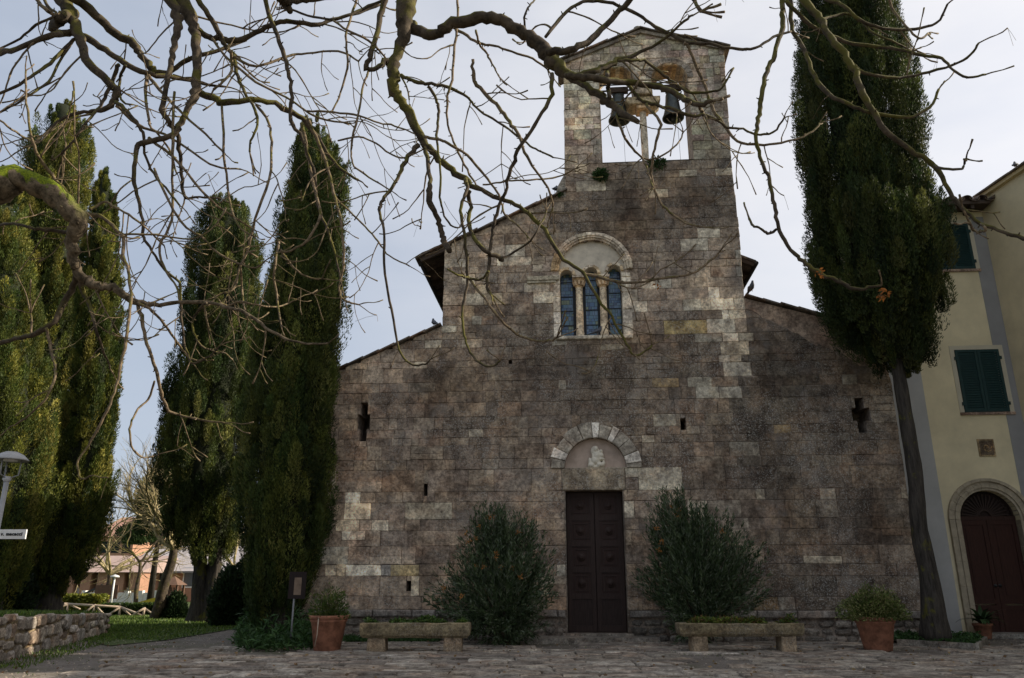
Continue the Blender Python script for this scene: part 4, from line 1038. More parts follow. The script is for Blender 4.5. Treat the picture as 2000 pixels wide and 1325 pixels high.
# ------------------------------------------------------------------ low rubble wall
wall = empty('low_wall', W0e, math.atan2(wdn.y, wdn.x)); tag(wall, 'low dry stone retaining wall at the edge of the path', 'wall')
WL_ = wl+8
ztop = lambda x: plateau(W0e.y+wdn.y*x)+.03
MB().add([(0, .07, -.1), (WL_-.08, .07, -.1), (WL_-.08, .5, -.1), (0, .5, -.1), (0, .07, ztop(0)-.05), (WL_-.08, .07, ztop(WL_)-.05), (WL_-.08, .5, ztop(WL_)-.05), (0, .5, ztop(0)-.05)], [(3, 2, 1, 0), (4, 5, 6, 7), (0, 1, 5, 4), (1, 2, 6, 5), (2, 3, 7, 6), (3, 0, 4, 7)], (.25, .20, .12)).build('wall_core', M['rubble'], wall)
u = 0
random.seed(21)
def rub(x0, x1, z0, z1, y0=0.0, end=False):
    cx, cz = (x0+x1)/2, (z0+z1)/2; hw, hh = (x1-x0)/2-.008, (z1-z0)/2-.008; k = random.randint(6, 9); a0 = random.random()
    poly = []
    for t in range(k):
        a = 2*math.pi*(t+a0)/k; p_ = random.uniform(.45, .8)
        poly.append((cx+hw*math.copysign(abs(math.cos(a))**p_, math.cos(a))*random.uniform(.85, 1.02), cz+hh*math.copysign(abs(math.sin(a))**p_, math.sin(a))*random.uniform(.85, 1.02)))
    s = MB(); col = vc(random.choice([(.32, .28, .235), (.28, .25, .215), (.36, .32, .265), (.29, .225, .17), (.38, .35, .32)]), .8, 1.25)
    y = y0+random.uniform(-.03, .03)
    if end: poly = [(p[0], p[1]) for p in poly]; s.prism(poly, -.04, .0, col, .03); s.v = [(WL_+v[1]*-1-.06, v[0], v[2]) for v in s.v]
    else: s.prism(poly, y+.015, y0+.12, col, .022)
    # bulge: lift face centre
    s.build('stone', M['rubble'], wall, center=True)
heights = [0.0]
x = 0.0
while x < WL_-.1:
    w = random.uniform(.34, .8); e = min(x+w, WL_)
    if e < 4.5: x = e; continue                      # outside the frame
    z = -.05
    TZ = ztop(x)
    while z < TZ-.02:
        h = random.uniform(.14, .36); t = z+h
        if t > TZ-.1: t = TZ+random.uniform(-.02, .04)
        dx0, dx1 = random.uniform(-.07, .07), random.uniform(-.07, .07)
        if w > .42 and random.random() < .55:
            m_ = (x+e)/2+random.uniform(-.08, .08); rub(x+dx0, m_, z, t); rub(m_, e+dx1, z, t)
        else: rub(x+dx0, e+dx1, z, t)
        z = t
    x = e
for k in range(3):
    for j in range(2): rub(.02+j*.26, .27+j*.26, k*.18-.03, k*.18+.16, end=True)
# ------------------------------------------------------------------ paving slabs
random.seed(5)
pav = empty('pavement', (0, 0, 0)); pav['kind'] = 'structure'
cand = []
y = 10.2
while y < 19.4:
    h = random.uniform(.26, .42); x = -12+random.random()
    while x < 15:
        w = random.uniform(.35, .95); cx, cy = x+w/2, y+h/2
        edge = -7.0+.30*(cy-10.2)+noise.noise(Vector((cx*.5, cy*.5, 0)))*1.6
        px_ = to_px((cx, cy, 0))
        if cx > edge-1.5 and -30 < px_[0] < 2030 and px_[1] < 1345 and noise.noise(Vector((cx*.45, cy*.45, 7))) < .33 and not (cy > 18.2 and cx < -5): cand.append((cx, cy, w, h, px_[1]))
        x += w+.012
    y += h+.012
cand.sort(key=lambda c: -c[4]); stuff = MB()
for i, (cx, cy, w, h, _) in enumerate(cand):
    s = MB() if i < 290 else stuff
    z = random.uniform(.0, .022); tx, ty = random.uniform(-.012, .012), random.uniform(-.01, .01)
    a = [(-w/2, -h/2), (w/2, -h/2), (w/2, h/2), (-w/2, h/2)]; a = [(p[0]+random.uniform(-.02, .02), p[1]+random.uniform(-.02, .02)) for p in a]
    top = [(cx+p[0]*.93, cy+p[1]*.93, z+.012+tx*p[0]/w*2+ty*p[1]/h*2) for p in a]; mid = [(cx+p[0]*.985, cy+p[1]*.985, z-.003+tx*p[0]/w*2+ty*p[1]/h*2) for p in a]; bot = [(cx+p[0], cy+p[1], -.02) for p in a]
    fs = [(8, 9, 10, 11)]
    for k in range(4): k2 = (k+1) % 4; fs += [(k, k2, 4+k2, 4+k), (4+k, 4+k2, 8+k2, 8+k)]
    s.add(bot+mid+top, fs, vc(random.choice([(.23, .205, .175), (.26, .235, .20), (.21, .185, .16), (.30, .275, .24), (.235, .20, .165)]), .8, 1.2))
    if i < 290: s.build('paving_stone', M['paver'], pav, center=True)
o = stuff.build('paving_stones', M['paver'], pav); o['kind'] = 'stuff'
# weeds and grit in the joints
n = 5000; X = RS.uniform(-12, 13, n); Y = RS.uniform(10.2, 19.3, n)
k = np.array([noise.noise(Vector((x*.7, y*.7, 2))) > .08 for x, y in zip(X, Y)]); X, Y = X[k], Y[k]; C = np.stack([X, Y, np.full(len(X), .0)], 1)
o = blades('weeds', C, rnd_unit(len(X))+np.array([0, 0, .8]), RS.uniform(.02, .05, len(X)), .015, np.array(GRC)[RS.randint(0, 4, len(X))]*.8, M['leaf']); tag(o, 'small weeds and moss sprouting between the paving stones', 'weeds', kind='stuff')
n = 7000; X = RS.uniform(-13, 13, n); Y = RS.uniform(10.2, 22, n); C = np.stack([X, Y, np.full(n, -.005)], 1); s = RS.uniform(.006, .022, n)
V = np.stack([C+np.stack([-s, -s, 0*s], 1), C+np.stack([s, -s*.8, 0*s], 1), C+np.stack([.9*s, s, 0*s], 1), C+np.stack([-s, .8*s, 0*s], 1), C+np.stack([0*s, 0*s, s*1.3], 1)], 1).reshape(-1, 3)
b = np.arange(n)[:, None]*5; T = np.concatenate([b+np.array([[0, 1, 4]]), b+np.array([[1, 2, 4]]), b+np.array([[2, 3, 4]]), b+np.array([[3, 0, 4]])])
cc = np.tile(np.array([.22, .19, .16])*RS.uniform(.6, 1.6, (n, 1)), (4, 1)); o = np_mesh('pebbles', V, T, cc, M['leaf']); tag(o, 'loose pebbles and grit scattered over the piazza', 'pebbles', kind='stuff')
# door step, slabs, manhole, kerb bed
pa, pb = G(1030, 1262), G(1300, 1262)
st_ = tag(MB().box((pa.x, 18.45+.5, -.02), (pb.x, 19.75, .12), (.24, .22, .19), .015).build('door_step', M['rubble']), 'long worn stone step in front of the church door', 'step')
def sl(name, cx, cy, w, h, z, rot, label, cat='slab', grp=None, col=(.26, .25, .235)):
    s = MB(); s.box((-w/2, -h/2, -.03), (w/2, h/2, z), col, .02); o = s.build(name, M['rubble']); o.location = (cx, cy, 0); o.rotation_euler.z = rot; tag(o, label, cat, grp); return o
g = G(1582, 1258); sl('metal_grate_cover', g.x, g.y, 1.1, .45, .03, -.05, 'flat pale slab set in the ground behind the right trough', 'slab')
g = G(1610, 1243); sl('loose_slab', g.x, g.y-.6, .55, .4, .14, .1, 'loose broken slab at the wall foot, nearer the right trough', 'slab')
g = G(1655, 1247); sl('loose_slab', g.x, g.y-.5, .75, .5, .17, -.12, 'loose broken slab at the wall foot, nearer the large right pot', 'slab')
# kerbed bed round the right cypress
bedc = [G(1765, 1262), G(1800, 1268), G(1905, 1270), G(1925, 1258)]
b0 = [(bedc[0].x-.1, bedc[0].y), (bedc[2].x-.1, bedc[2].y-.2), (bedc[3].x+.1, bedc[3].y+.2), (bedc[3].x+.2, 19.6), (bedc[0].x, 19.3)]
bed = tag(empty('planting_bed', (0, 0, 0)), 'low kerbed earth bed around the right cypress trunk', 'planting bed')
for i in range(4):
    a, b = Vector((*b0[i], .06)), Vector((*b0[(i+1) % 5], .06)); s = MB(); s.bar(a, b, .14, .16, (.2, .185, .16)); s.build('kerb_stone', M['rubble'], bed)
MB().add([(p[0], p[1], .10) for p in b0], [(0, 1, 2, 3, 4)], (1, 1, 1)).build('earth', M['soil'], bed)
cx, cy = sum(p[0] for p in b0)/5, sum(p[1] for p in b0)/5
def cover(name, label, poly, z, n, h, cols, w, dens_h=.15, cat='ground cover'):
    xs = [p[0] for p in poly]; ys = [p[1] for p in poly]; X = RS.uniform(min(xs), max(xs), n); Y = RS.uniform(min(ys), max(ys), n); k = in_poly(X, Y, poly); X, Y = X[k], Y[k]; m_ = len(X)
    hh = np.array([max(0, .5+noise.noise(Vector((x*2.2, y*2.2, 1)))) for x, y in zip(X, Y)])*dens_h
    C = np.stack([X, Y, z+hh*RS.rand(m_)], 1); D = rnd_unit(m_)+np.array([0, -.2, .9]); c = np.array(cols)[RS.randint(0, len(cols), m_)]*RS.uniform(.6, 1.4, (m_, 1))
    o = blades(name, C, D, RS.uniform(.5, 1.2, m_)*h, w, c, M['leaf'], bend=.25); tag(o, label, cat, kind='stuff'); return o
cover('ivy', 'low green ivy covering the bed under the right cypress', b0, .1, 5000, .09, GR_D, .05, .16, 'ivy')
# plants at the corner
e0 = [G(455, 1262), G(480, 1274), G(600, 1272), G(640, 1262), G(640, 1235), G(480, 1235)]
e0 = [(p.x, p.y) for p in e0]
cover('ferns', 'mass of dark green leafy plants at the church corner', e0, -.01, 15000, .24, GR_D, .035, .62, 'plants')
f0 = [(p.x, p.y) for p in (G(655, 1262), G(1010, 1262), G(1010, 1252), G(655, 1250))]
cover('weeds', 'weeds growing along the foot of the left church wall', [(U(650, 1200), 19.2), (U(860, 1200), 19.2), (U(860, 1200), 20.1), (U(650, 1200), 20.1)], 0, 4200, .12, GR_D, .03, .12, 'weeds')

n = 500; X = RS.uniform(-12, 13, n); Y = RS.uniform(11, 19.2, n); C = np.stack([X, Y, np.full(n, .04)], 1); D = rnd_unit(n); D[:, 2] *= .25
o = blades('fallen_leaves', C, D, RS.uniform(.04, .09, n), .045, np.array([(.20, .12, .06), (.14, .09, .05), (.26, .18, .09)])[RS.randint(0, 3, n)], M['leaf']); tag(o, 'dry brown leaves scattered over the paving', 'leaves', kind='stuff')
# ------------------------------------------------------------------ cypresses
CYP = [(.034, .055, .014), (.05, .070, .016), (.078, .095, .02), (.105, .118, .026), (.020, .038, .010), (.14, .145, .04)]
def cypress(label, base, Y, rows, nspray, per, trunk_r, seed, gaps=.0, tr_top=None, forks=1, tint=1.0):
    """rows: (py, px_left, px_right) silhouette at depth Y"""
    rs = np.random.RandomState(seed)
    t = empty('cypress_tree', base); tag(t, label, 'tree', 'cypress trees round the church')
    secs = []; low = (seed == 6)
    for (py, a, b) in rows:
        c = P((a+b)/2, py, Y); l = P(a, py, Y); secs.append((c.z-base[2], c.x-base[0], (c.x-l.x)))
    secs.sort(); zz = np.array([s[0] for s in secs]); cx = np.array([s[1] for s in secs]); rr = np.array([s[2] for s in secs])
    z0, z1 = zz[0], zz[-1]
    # area weighted sampling of the spray positions
    zg = np.linspace(z0, z1, 300); rg = np.interp(zg, zz, rr); w = rg/rg.sum()
    zs_ = rs.choice(zg, nspray, p=w)+rs.uniform(-.1, .1, nspray); ph = rs.uniform(0, 2*math.pi, nspray)
    lump = np.array([noise.noise(Vector((math.cos(p)*1.6+seed, math.sin(p)*1.6, z*.5))) for p, z in zip(ph, zs_)])
    r0 = np.interp(zs_, zz, rr)
    sc = np.clip(r0*.24, .07, .25)*rs.uniform(.6, 1.35, nspray)      # half width of each upright plume
    L_ = np.clip(sc*rs.uniform(3.2, 6.5, nspray), .3, 1.5)
    depth = rs.uniform(.60, 1.0, nspray)**.7+lump*(.26+(.35*np.exp(-(zs_-z0)/1.2) if low else 0))
    cen = np.stack([np.interp(zs_, zz, cx)+np.cos(ph)*(r0*depth-sc*.5), np.sin(ph)*(r0*depth-sc*.5), zs_-L_*.5], 1)
    out = np.stack([np.cos(ph), np.sin(ph), np.zeros(nspray)], 1)
    n = nspray*per; idx = np.repeat(np.arange(nspray), per)
    tt = rs.rand(n)**.85; u = rnd_unit(n); u[:, 2] *= .2
    prof = 1.75*np.sqrt(tt+.02)*(1-tt)**.62
    lean_ = rs.uniform(-.05, .35, nspray)[idx]
    ctr = cen[idx]+np.stack([0*tt, 0*tt, tt*L_[idx]], 1)+out[idx]*(tt*L_[idx]*lean_*.5)[:, None]
    C = ctr+u*(prof*sc[idx]*rs.uniform(.35, 1.0, n)**.6)[:, None]
    D = np.array([0, 0, 1.15])+u*.6+out[idx]*.25+rs.normal(size=(n, 3))*.34
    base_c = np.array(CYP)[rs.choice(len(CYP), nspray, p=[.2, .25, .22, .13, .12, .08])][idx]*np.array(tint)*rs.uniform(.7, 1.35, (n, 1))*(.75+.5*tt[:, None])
    cl = rs.uniform(.6, 1.4, nspray)[idx][:, None]
    ln = rs.uniform(.045, .09, n)*(1+.02*(Y-15)); wd_ = rs.uniform(.018, .030, n)*(1+.025*(Y-15))
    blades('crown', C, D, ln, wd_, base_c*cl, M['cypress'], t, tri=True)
    # solid core, near-black to paint the shade between the plumes
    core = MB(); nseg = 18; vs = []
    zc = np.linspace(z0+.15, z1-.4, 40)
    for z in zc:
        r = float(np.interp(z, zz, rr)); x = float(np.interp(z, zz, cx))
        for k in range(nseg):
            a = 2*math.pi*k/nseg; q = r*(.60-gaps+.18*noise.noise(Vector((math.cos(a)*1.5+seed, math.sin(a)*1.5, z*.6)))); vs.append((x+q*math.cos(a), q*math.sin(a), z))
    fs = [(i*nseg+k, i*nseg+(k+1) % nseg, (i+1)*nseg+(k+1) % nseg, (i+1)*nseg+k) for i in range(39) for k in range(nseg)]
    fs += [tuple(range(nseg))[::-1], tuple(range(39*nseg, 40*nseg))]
    core.add(vs, fs, smooth=True); core.build('shade_core', M['core_dark'], t)
    # trunk
    top = tr_top or z0+(z1-z0)*.5
    for f in range(forks):
        dx = (f-(forks-1)/2)*trunk_r*.9
        pts = []; rad = []
        for i in range(12):
            z = top*i/11; pts.append((dx*(1+i*.12)+float(np.interp(z, zz, cx))*min(1, z/max(.1, z0))*.8+.03*math.sin(z*2+f), .03*math.cos(z*3+f), z)); rad.append(trunk_r/(forks**.6)*(1.45 if i == 0 else .62+.45*math.exp(-z/2.2)))
        s = MB(); NS = 20; s.tube(catmull(pts, 4), np.interp(np.arange(45)/44, np.arange(12)/11, rad)*(1+.04*np.sin(np.arange(45)*2.1+f)), NS); axp = catmull(pts, 4)
        s.v = [tuple(axp[i//NS][c]+(v[c]-axp[i//NS][c])*(1+.10*math.sin((i % NS)*2.2+(i//NS)*.12)+.10*noise.noise(Vector((math.cos((i % NS)*.314)*2, math.sin((i % NS)*.314)*2, v[2]*.7)))) for c in range(3)) for i, v in enumerate(s.v)]; s.sm = s.sm; s.build('trunk', M['trunk'], t)
    return t
cypress('tallest left cypress, sunlit, with two pointed tips behind the mossy limb', (P(100, 1190, 26).x, 26, .38), 26, [(190, 118, 132), (225, 98, 150), (290, 62, 176), (400, 44, 168), (560, 34, 160), (720, 20, 160), (850, 5, 145), (960, 20, 125), (1010, 0, 100), (1090, -20, 90), (1150, -10, 75)], 775, 370, .3, 1, tint=(1.5, 1.32, 1.05))  # leaf tint brightened and yellowed to stand in for stronger sunlight
cypress('slim sunlit cypress right of the tallest left one', (P(100, 1180, 24.5).x, 24.5, .4), 24.5, [(328, 196, 206), (380, 182, 226), (480, 165, 232), (600, 150, 238), (760, 138, 236), (880, 120, 216), (950, 110, 212), (1010, 75, 205), (1060, 60, 190), (1110, 62, 160), (1150, 70, 130)], 697, 370, .26, 2, tint=(1.4, 1.25, 1.0))  # sunlight on this tree is partly put into its leaf tint
cypress('cypress cut by the left edge of the photo behind the street lamp', (P(-30, 1190, 22).x, 22, .45), 22, [(330, -5, 25), (420, -50, 45), (600, -80, 62), (760, -90, 78), (880, -90, 95), (980, -90, 88), (1080, -90, 60), (1170, -70, 30)], 697, 370, .3, 3, tint=(1.5, 1.32, 1.05))  # raised leaf tint, sunlight put into the colour here too
g4 = G(395, 1217)
cypress('broad round topped cypress with a twin bare trunk on the lawn', (g4.x, g4.y, 0), g4.y, [(385, 430, 452), (420, 398, 482), (480, 376, 508), (580, 362, 512), (700, 350, 512), (790, 318, 508), (850, 308, 505), (920, 304, 500), (1000, 318, 480), (1050, 345, 458), (1090, 378, 440)], 890, 370, .42, 4, forks=2, tr_top=7)
g5 = Vector((P(540, 1230, 19.6).x, 19.6, 0))
cypress('tall dark cypress standing against the left corner of the church', (g5.x, g5.y, 0), 19.3, [(218, 600, 616), (250, 578, 632), (330, 556, 664), (450, 534, 668), (600, 500, 662), (700, 482, 655), (800, 472, 648), (900, 468, 645), (1000, 464, 640), (1080, 462, 625), (1150, 468, 600), (1200, 480, 580)], 1007, 370, .3, 5)
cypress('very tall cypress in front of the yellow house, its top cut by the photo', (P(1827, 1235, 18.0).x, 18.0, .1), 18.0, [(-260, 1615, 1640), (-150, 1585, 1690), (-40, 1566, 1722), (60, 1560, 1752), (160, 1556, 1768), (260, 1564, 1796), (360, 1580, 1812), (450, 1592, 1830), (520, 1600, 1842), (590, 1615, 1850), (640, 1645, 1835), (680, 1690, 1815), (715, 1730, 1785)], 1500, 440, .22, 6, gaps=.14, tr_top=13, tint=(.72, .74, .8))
# ------------------------------------------------------------------ generic bare tree
def grow(mb, p, d, ln, r, level, rng, spread=.6, up=.15, minr=.006, sides=5, n_child=(2, 4), droop=0.0, out=None):
    k = max(3, int(ln/.25)); pts = [Vector(p)]; dd = Vector(d).normalized()
    for i in range(k):
        dd = (dd+Vector((rng.gauss(0, .16), rng.gauss(0, .16), rng.gauss(0, .12)+up*.22-droop*.2*(1-i/k)))).normalized(); pts.append(pts[-1]+dd*ln/k)
    rad = [r*(1-.45*i/k) for i in range(k+1)]
    mb.tube(pts, rad, sides if level > 1 else 3, cap=False)
    if level == 0 or rad[-1] < minr*.5: return
    for c in range(rng.randint(*n_child)):
        i = rng.randint(max(1, k//3), k); q = pts[i]
        ax = Vector((rng.gauss(0, 1), rng.gauss(0, 1), rng.gauss(0, .7))); t = (pts[i]-pts[i-1]).normalized(); nd_ = (t+ax.normalized()*spread*rng.uniform(.7, 1.4)).normalized()
        grow(mb, q, nd_, ln*rng.uniform(.55, .8), rad[i]*rng.uniform(.55, .75), level-1, rng, spread, up, minr, sides, n_child, droop)
    grow(mb, pts[-1], dd, ln*.7, rad[-1], level-1, rng, spread, up, minr, sides, n_child, droop)
def bare_tree(label, loc, tp, tr, limbs, seed, lv=4, mat='pale_twig', tmat='bark', lean=(0, 0), group='bare trees on the green', spread=.7, up=.2, droop=0, nc=(2, 4), minr=.006):
    rng = random.Random(seed); t = empty('bare_tree', loc); tag(t, label, 'tree', group)
    pts = [(lean[0]*i/5+.03*math.sin(i*2), lean[1]*i/5, tp*i/5) for i in range(6)]
    MB().tube(catmull(pts, 3), np.linspace(tr*1.2, tr*.75, 16), 10).build('trunk', M[tmat], t)
    for (a, el, ln, r) in limbs:
        s = MB(); grow(s, pts[-1] if r > .05 else pts[-2], (math.cos(a)*math.cos(el), math.sin(a)*math.cos(el), math.sin(el)), ln, r, lv, rng, spread, up, minr=minr, n_child=nc, droop=droop); s.build('limb', M[mat], t)
    return t
g = G(303, 1211)
bare_tree('pruned bare tree with pale sunlit twigs on the lawn', (g.x, g.y, 0), 2.6, .2, [(3.2, .45, 2.2, .10), (2.7, .95, 2.6, .09), (.6, .9, 1.6, .08), (3.6, 1.1, 2.6, .09), (1.6, 1.2, 2.5, .09), (.2, .35, 1.4, .06), (4.2, .6, 2.2, .08)], 3, lv=5, lean=(.4, 0), nc=(2, 4), minr=.012)
bare_tree('wide low bare tree with dense fine twigs behind the rail fence', (P(205, 1190, 44).x, 44, 0), 1.8, .16, [(2.9, .5, 3.2, .09), (.3, .5, 3.2, .09), (1.5, .8, 3.0, .09), (4.2, .6, 3.2, .09), (3.5, .9, 3.0, .08), (5.4, .5, 3.0, .08), (.9, .9, 3.0, .08)], 8, lv=5, droop=.1, up=.05, nc=(2, 4), minr=.014, spread=.8)
bare_tree('slender forked bare tree just left of the pruned tree', (P(262, 1190, 40).x, 40, 0), 2.3, .10, [(3.0, .9, 1.8, .06), (.5, 1.0, 1.8, .06), (1.8, 1.2, 1.9, .05)], 12, lv=3, nc=(2, 3), minr=.015, mat='bark')
bare_tree('pale bare tree seen between the two dark cypress trunks', (P(450, 1180, 46).x, 46, 0), 2.2, .15, [(3.0, .7, 2.3, .08), (.3, .7, 2.2, .08), (1.6, 1.2, 2.3, .08), (4.4, .8, 2.2, .07)], 15, lv=4, nc=(3, 4), minr=.02)
# conifer behind the pruned tree
def conifer(label, loc, h, r, n, cols, name='conifer_tree'):
    t = empty(name, loc); tag(t, label, 'tree'); z = RS.rand(n)**1.1*h*.62+h*.38; rad = r*(1-((z-h*.38)/(h*.62))**1.5)*RS.uniform(.5, 1, n); a = RS.uniform(0, 6.28, n)
    lump = np.array([noise.noise(Vector((math.cos(q)*1.5, math.sin(q)*1.5, w*.9))) for q, w in zip(a, z)]); rad = rad*(1+lump*.7)
    C = np.stack([np.cos(a)*rad, np.sin(a)*rad, z], 1); D = np.stack([np.cos(a), np.sin(a), .7+0*a], 1)+rnd_unit(n)*.6
    blades('crown', C, D, RS.uniform(.2, .4, n), .07, np.array(cols)[RS.randint(0, len(cols), n)]*RS.uniform(.6, 1.3, (n, 1)), M['leaf'], t)
    MB().tube([(0, 0, 0), (0, 0, h*.8)], [.22, .06], 8).build('trunk', M['trunk'], t); return t
conifer('dark green conifer rising behind the pruned bare tree', (P(292, 1180, 48).x, 48, 0), 9.2, 2.2, 26000, [(.03, .06, .02), (.05, .085, .025), (.04, .07, .03)])
# bushes
def bush(label, loc, rx, ry, h, n, cols, ln=.1, w=.04, name='bush', cat='bush', group=None, mat='leaf'):
    t = empty(name, loc); tag(t, label, cat, group); u = rnd_unit(n); u[:, 2] = np.abs(u[:, 2]); q = RS.rand(n, 1)**.4
    lump = np.array([noise.noise(Vector((a*1.6+loc[0], b*1.6, c*1.6))) for a, b, c in u])[:, None]
    C = u*q*(1+.4*lump)*np.array([rx, ry, h]); D = u+rnd_unit(n)*.6+np.array([0, 0, .5])
    blades('foliage', C, D, RS.uniform(.6, 1.2, n)*ln, w, np.array(cols)[RS.randint(0, len(cols), n)]*RS.uniform(.5, 1.4, (n, 1)), M[mat], t)
    for k in range(5): a = k*1.3; MB().tube([(0, 0, 0), (math.cos(a)*rx*.3, math.sin(a)*ry*.3, h*.4), (math.cos(a)*rx*.5, math.sin(a)*ry*.5, h*.75)], [.03, .02, .008], 5).build('stem', M['bark'], t)
    return t
BD = [(.015, .03, .012), (.022, .042, .015), (.03, .05, .02)]
bush('dark evergreen bush between the twin trunk and the corner cypress', (P(452, 1210, 27.0).x, 27.0, 0), .75, .7, 2.2, 16000, BD, .12, .06, group='dark bushes by the cypress')
bush('dark evergreen bush left of the twin cypress trunk', (P(338, 1210, 31.5).x, 31.5, 0), .5, .5, .85, 7000, BD, .12, .06, group='dark bushes by the cypress')
bush('dark bush at the far left under the cut off cypress', (P(-40, 1180, 23.5).x, 23.5, .4), 1.3, .9, 1.5, 14000, BD, .12, .06)
# ------------------------------------------------------------------ playground, fence, far buildings
fy = 34.0
def FP(px, py, y=fy): return P(px, py, y)
fence = tag(empty('rail_fence', (FP(150, 1205).x, fy, 0)), 'low pale wooden rail fence with crossed braces on the lawn', 'fence')
fx0 = fence.location.x
posts = [60, 133, 185, 235, 282]
tops = [1178, 1180, 1182, 1186, 1188]
def FW(px, py): p = FP(px, py); return (p.x-fx0, 0, p.z)
for px, ty in zip(posts, tops):
    a = FW(px, ty); MB().tube([(a[0], 0, -.02), (a[0], 0, a[2]+.03)], .05, 7).build('post', M['fencewood'], fence)
    for sg in (-1, 1): MB().tube([(a[0]+sg*.5, .05*sg, .02 if px > 150 else .3), (a[0], .05*sg, a[2]-.02)], .04, 6).build('brace', M['fencewood'], fence)
for (a, ay, b, by) in ((20, 1176, 133, 1180), (133, 1180, 235, 1186), (235, 1186, 290, 1207)):
    MB().tube([FW(a, ay), FW(b, by)], .045, 7).build('rail', M['fencewood'], fence)
# low yellow-green hedge and dark hedge behind the fence
def hedge(label, x0, x1, y, h, cols, name='hedge', n=9000, z0=0):
    t = empty(name, ((x0+x1)/2, y, z0)); tag(t, label, 'hedge'); L2 = (x1-x0)/2
    C = np.stack([RS.uniform(-L2, L2, n), RS.uniform(-.35, .35, n), RS.rand(n)**.6*h], 1); D = rnd_unit(n)+np.array([0, -.3, .5])
    blades('foliage', C, D, .16, .09, np.array(cols)[RS.randint(0, len(cols), n)]*RS.uniform(.6, 1.3, (n, 1)), M['leaf'], t)
    MB().box((-L2+.05, -.25, 0), (L2-.05, .25, h*.8)).build('shade_core', M['core_dark'], t)  # dark block painting the shade inside the hedge
hedge('low bright yellow green hedge behind the rail fence', P(100, 1190, 39).x, P(200, 1190, 39).x, 39, .75, [(.16, .17, .02), (.2, .2, .03), (.1, .13, .02)])
hedge('low dark green hedge behind the fence near the slide', P(205, 1190, 35.4).x, P(335, 1190, 35.4).x, 35.4, .42, [(.03, .06, .015), (.05, .08, .02)])
# low wall and buildings
BR = mat_plain('brick_orange', (.36, .20, .13), .14, 3, .9, .2, useattr=True)
RF = mat_plain('pale_roof', (.36, .33, .33), .12, 3, .9, .2, useattr=True)
b1y = 62
def bx(px, py, y=b1y): p = P(px, py, y); return p.x, p.z
xa, zt = bx(268, 1088); xb, _ = bx(520, 1088); _, ze_ = bx(330, 1112)
B1 = tag(empty('brick_building', (xa, b1y, 0)), 'orange brick building with pale grey roof right of the bare tree', 'building')
w = xb-xa
MB().box((0, 0, -.1), (w, 9, ze_)).build('wall', BR, B1)
s = MB(); s.add([(-.8, -.6, ze_-.15), (w+.4, -.6, ze_-.15), (w+.4, 4.5, ze_+1.9), (-.8, 4.5, ze_+1.9), (w+.4, 9.6, ze_-.15), (-.8, 9.6, ze_-.15)], [(0, 1, 2, 3), (3, 2, 4, 5), (0, 3, 5), (1, 4, 2)]); s.build('roof', RF, B1)
MB().box((-.7, -.62, ze_-.3), (w+.4, -.45, ze_-.16), (.3, .3, .3)).build('gutter', M['metal'], B1)
for k in range(6):
    x = 1.4+k*2.3; f = MB().box((x, -.05, 1.0), (x+1.1, .05, 2.5), (1, 1, 1)).build('window', M['white'], B1); MB().box((x+.1, -.07, 1.1), (x+1.0, -.051, 2.4), (.06, .07, .08)).build('pane', M['glass'], f)
MB().box((w*.27, -.04, 0), (w*.27+.1, .02, ze_-.2), (.3, .3, .3)).build('drainpipe', M['metal'], B1)
b2y = 58; xa, _ = bx(100, 1150, b2y); xb, _ = bx(262, 1150, b2y); _, z2 = bx(200, 1118, b2y)
B2 = tag(empty('brick_building', (xa, b2y, 0)), 'orange building with wide glazed porch left of the bare tree', 'building'); w = xb-xa
MB().box((0, 1.5, -.1), (w, 9, z2)).build('wall', BR, B2)
for k in range(6): x = w*k/5; MB().box((x-.35 if k else 0, 0, 0), (x+.35, 1.5, z2)).build('pillar', BR, B2)
for k in range(5):
    x0_, x1_ = w*k/5+.4, w*(k+1)/5-.4; f = MB().box((x0_, .8, 1.0), (x1_, .9, z2-.7), (.9, .9, .9)).build('window', M['white'], B2); MB().box((x0_+.08, .77, 1.08), (x1_-.08, .799, z2-.78), (.10, .11, .13)).build('pane', M['glass'], f)
MB().box((0, .6, 0), (w, .78, 1.0), (.95, .93, .9)).build('parapet', M['white'], B2)
s = MB(); s.add([(-.5, -.4, z2), (w+.5, -.4, z2), (w+.5, 5, z2+1.3), (-.5, 5, z2+1.3), (w+.5, 9.6, z2), (-.5, 9.6, z2)], [(0, 1, 2, 3), (3, 2, 4, 5), (0, 3, 5), (1, 4, 2), (0, 5, 4, 1)], (1, .8, .7)); s.build('roof', RF, B2)
b3y = 95; xa, _ = bx(185, 1050, b3y); xb, _ = bx(262, 1050, b3y); _, z3 = bx(225, 1046, b3y)
B3 = tag(empty('farm_house', (xa, b3y, 0)), 'distant house with pinkish tiled roof rising above the bare twigs', 'building'); w = xb-xa
MB().box((0, 0, 0), (w, 8, z3), (1.1, 1.1, 1.1)).build('wall', BR, B3)
s = MB(); s.add([(-.6, -.6, z3-.2), (w+.6, -.6, z3-.2), (w*.8, 4, z3+2.4), (w*.2, 4, z3+2.4), (w+.6, 8.6, z3-.2), (-.6, 8.6, z3-.2)], [(0, 1, 2, 3), (3, 2, 4, 5), (0, 3, 5), (1, 4, 2)]); s.build('roof', mat_plain('pink_tiles', (.42, .24, .18), .15, 2, .9, .2), B3)
for k in range(3): MB().box((w*(.2+.27*k), -.05, z3-2), (w*(.2+.27*k)+.9, 0.02, z3-.7), (.2, .25, .25)).build('window', M['green_paint'], B3)
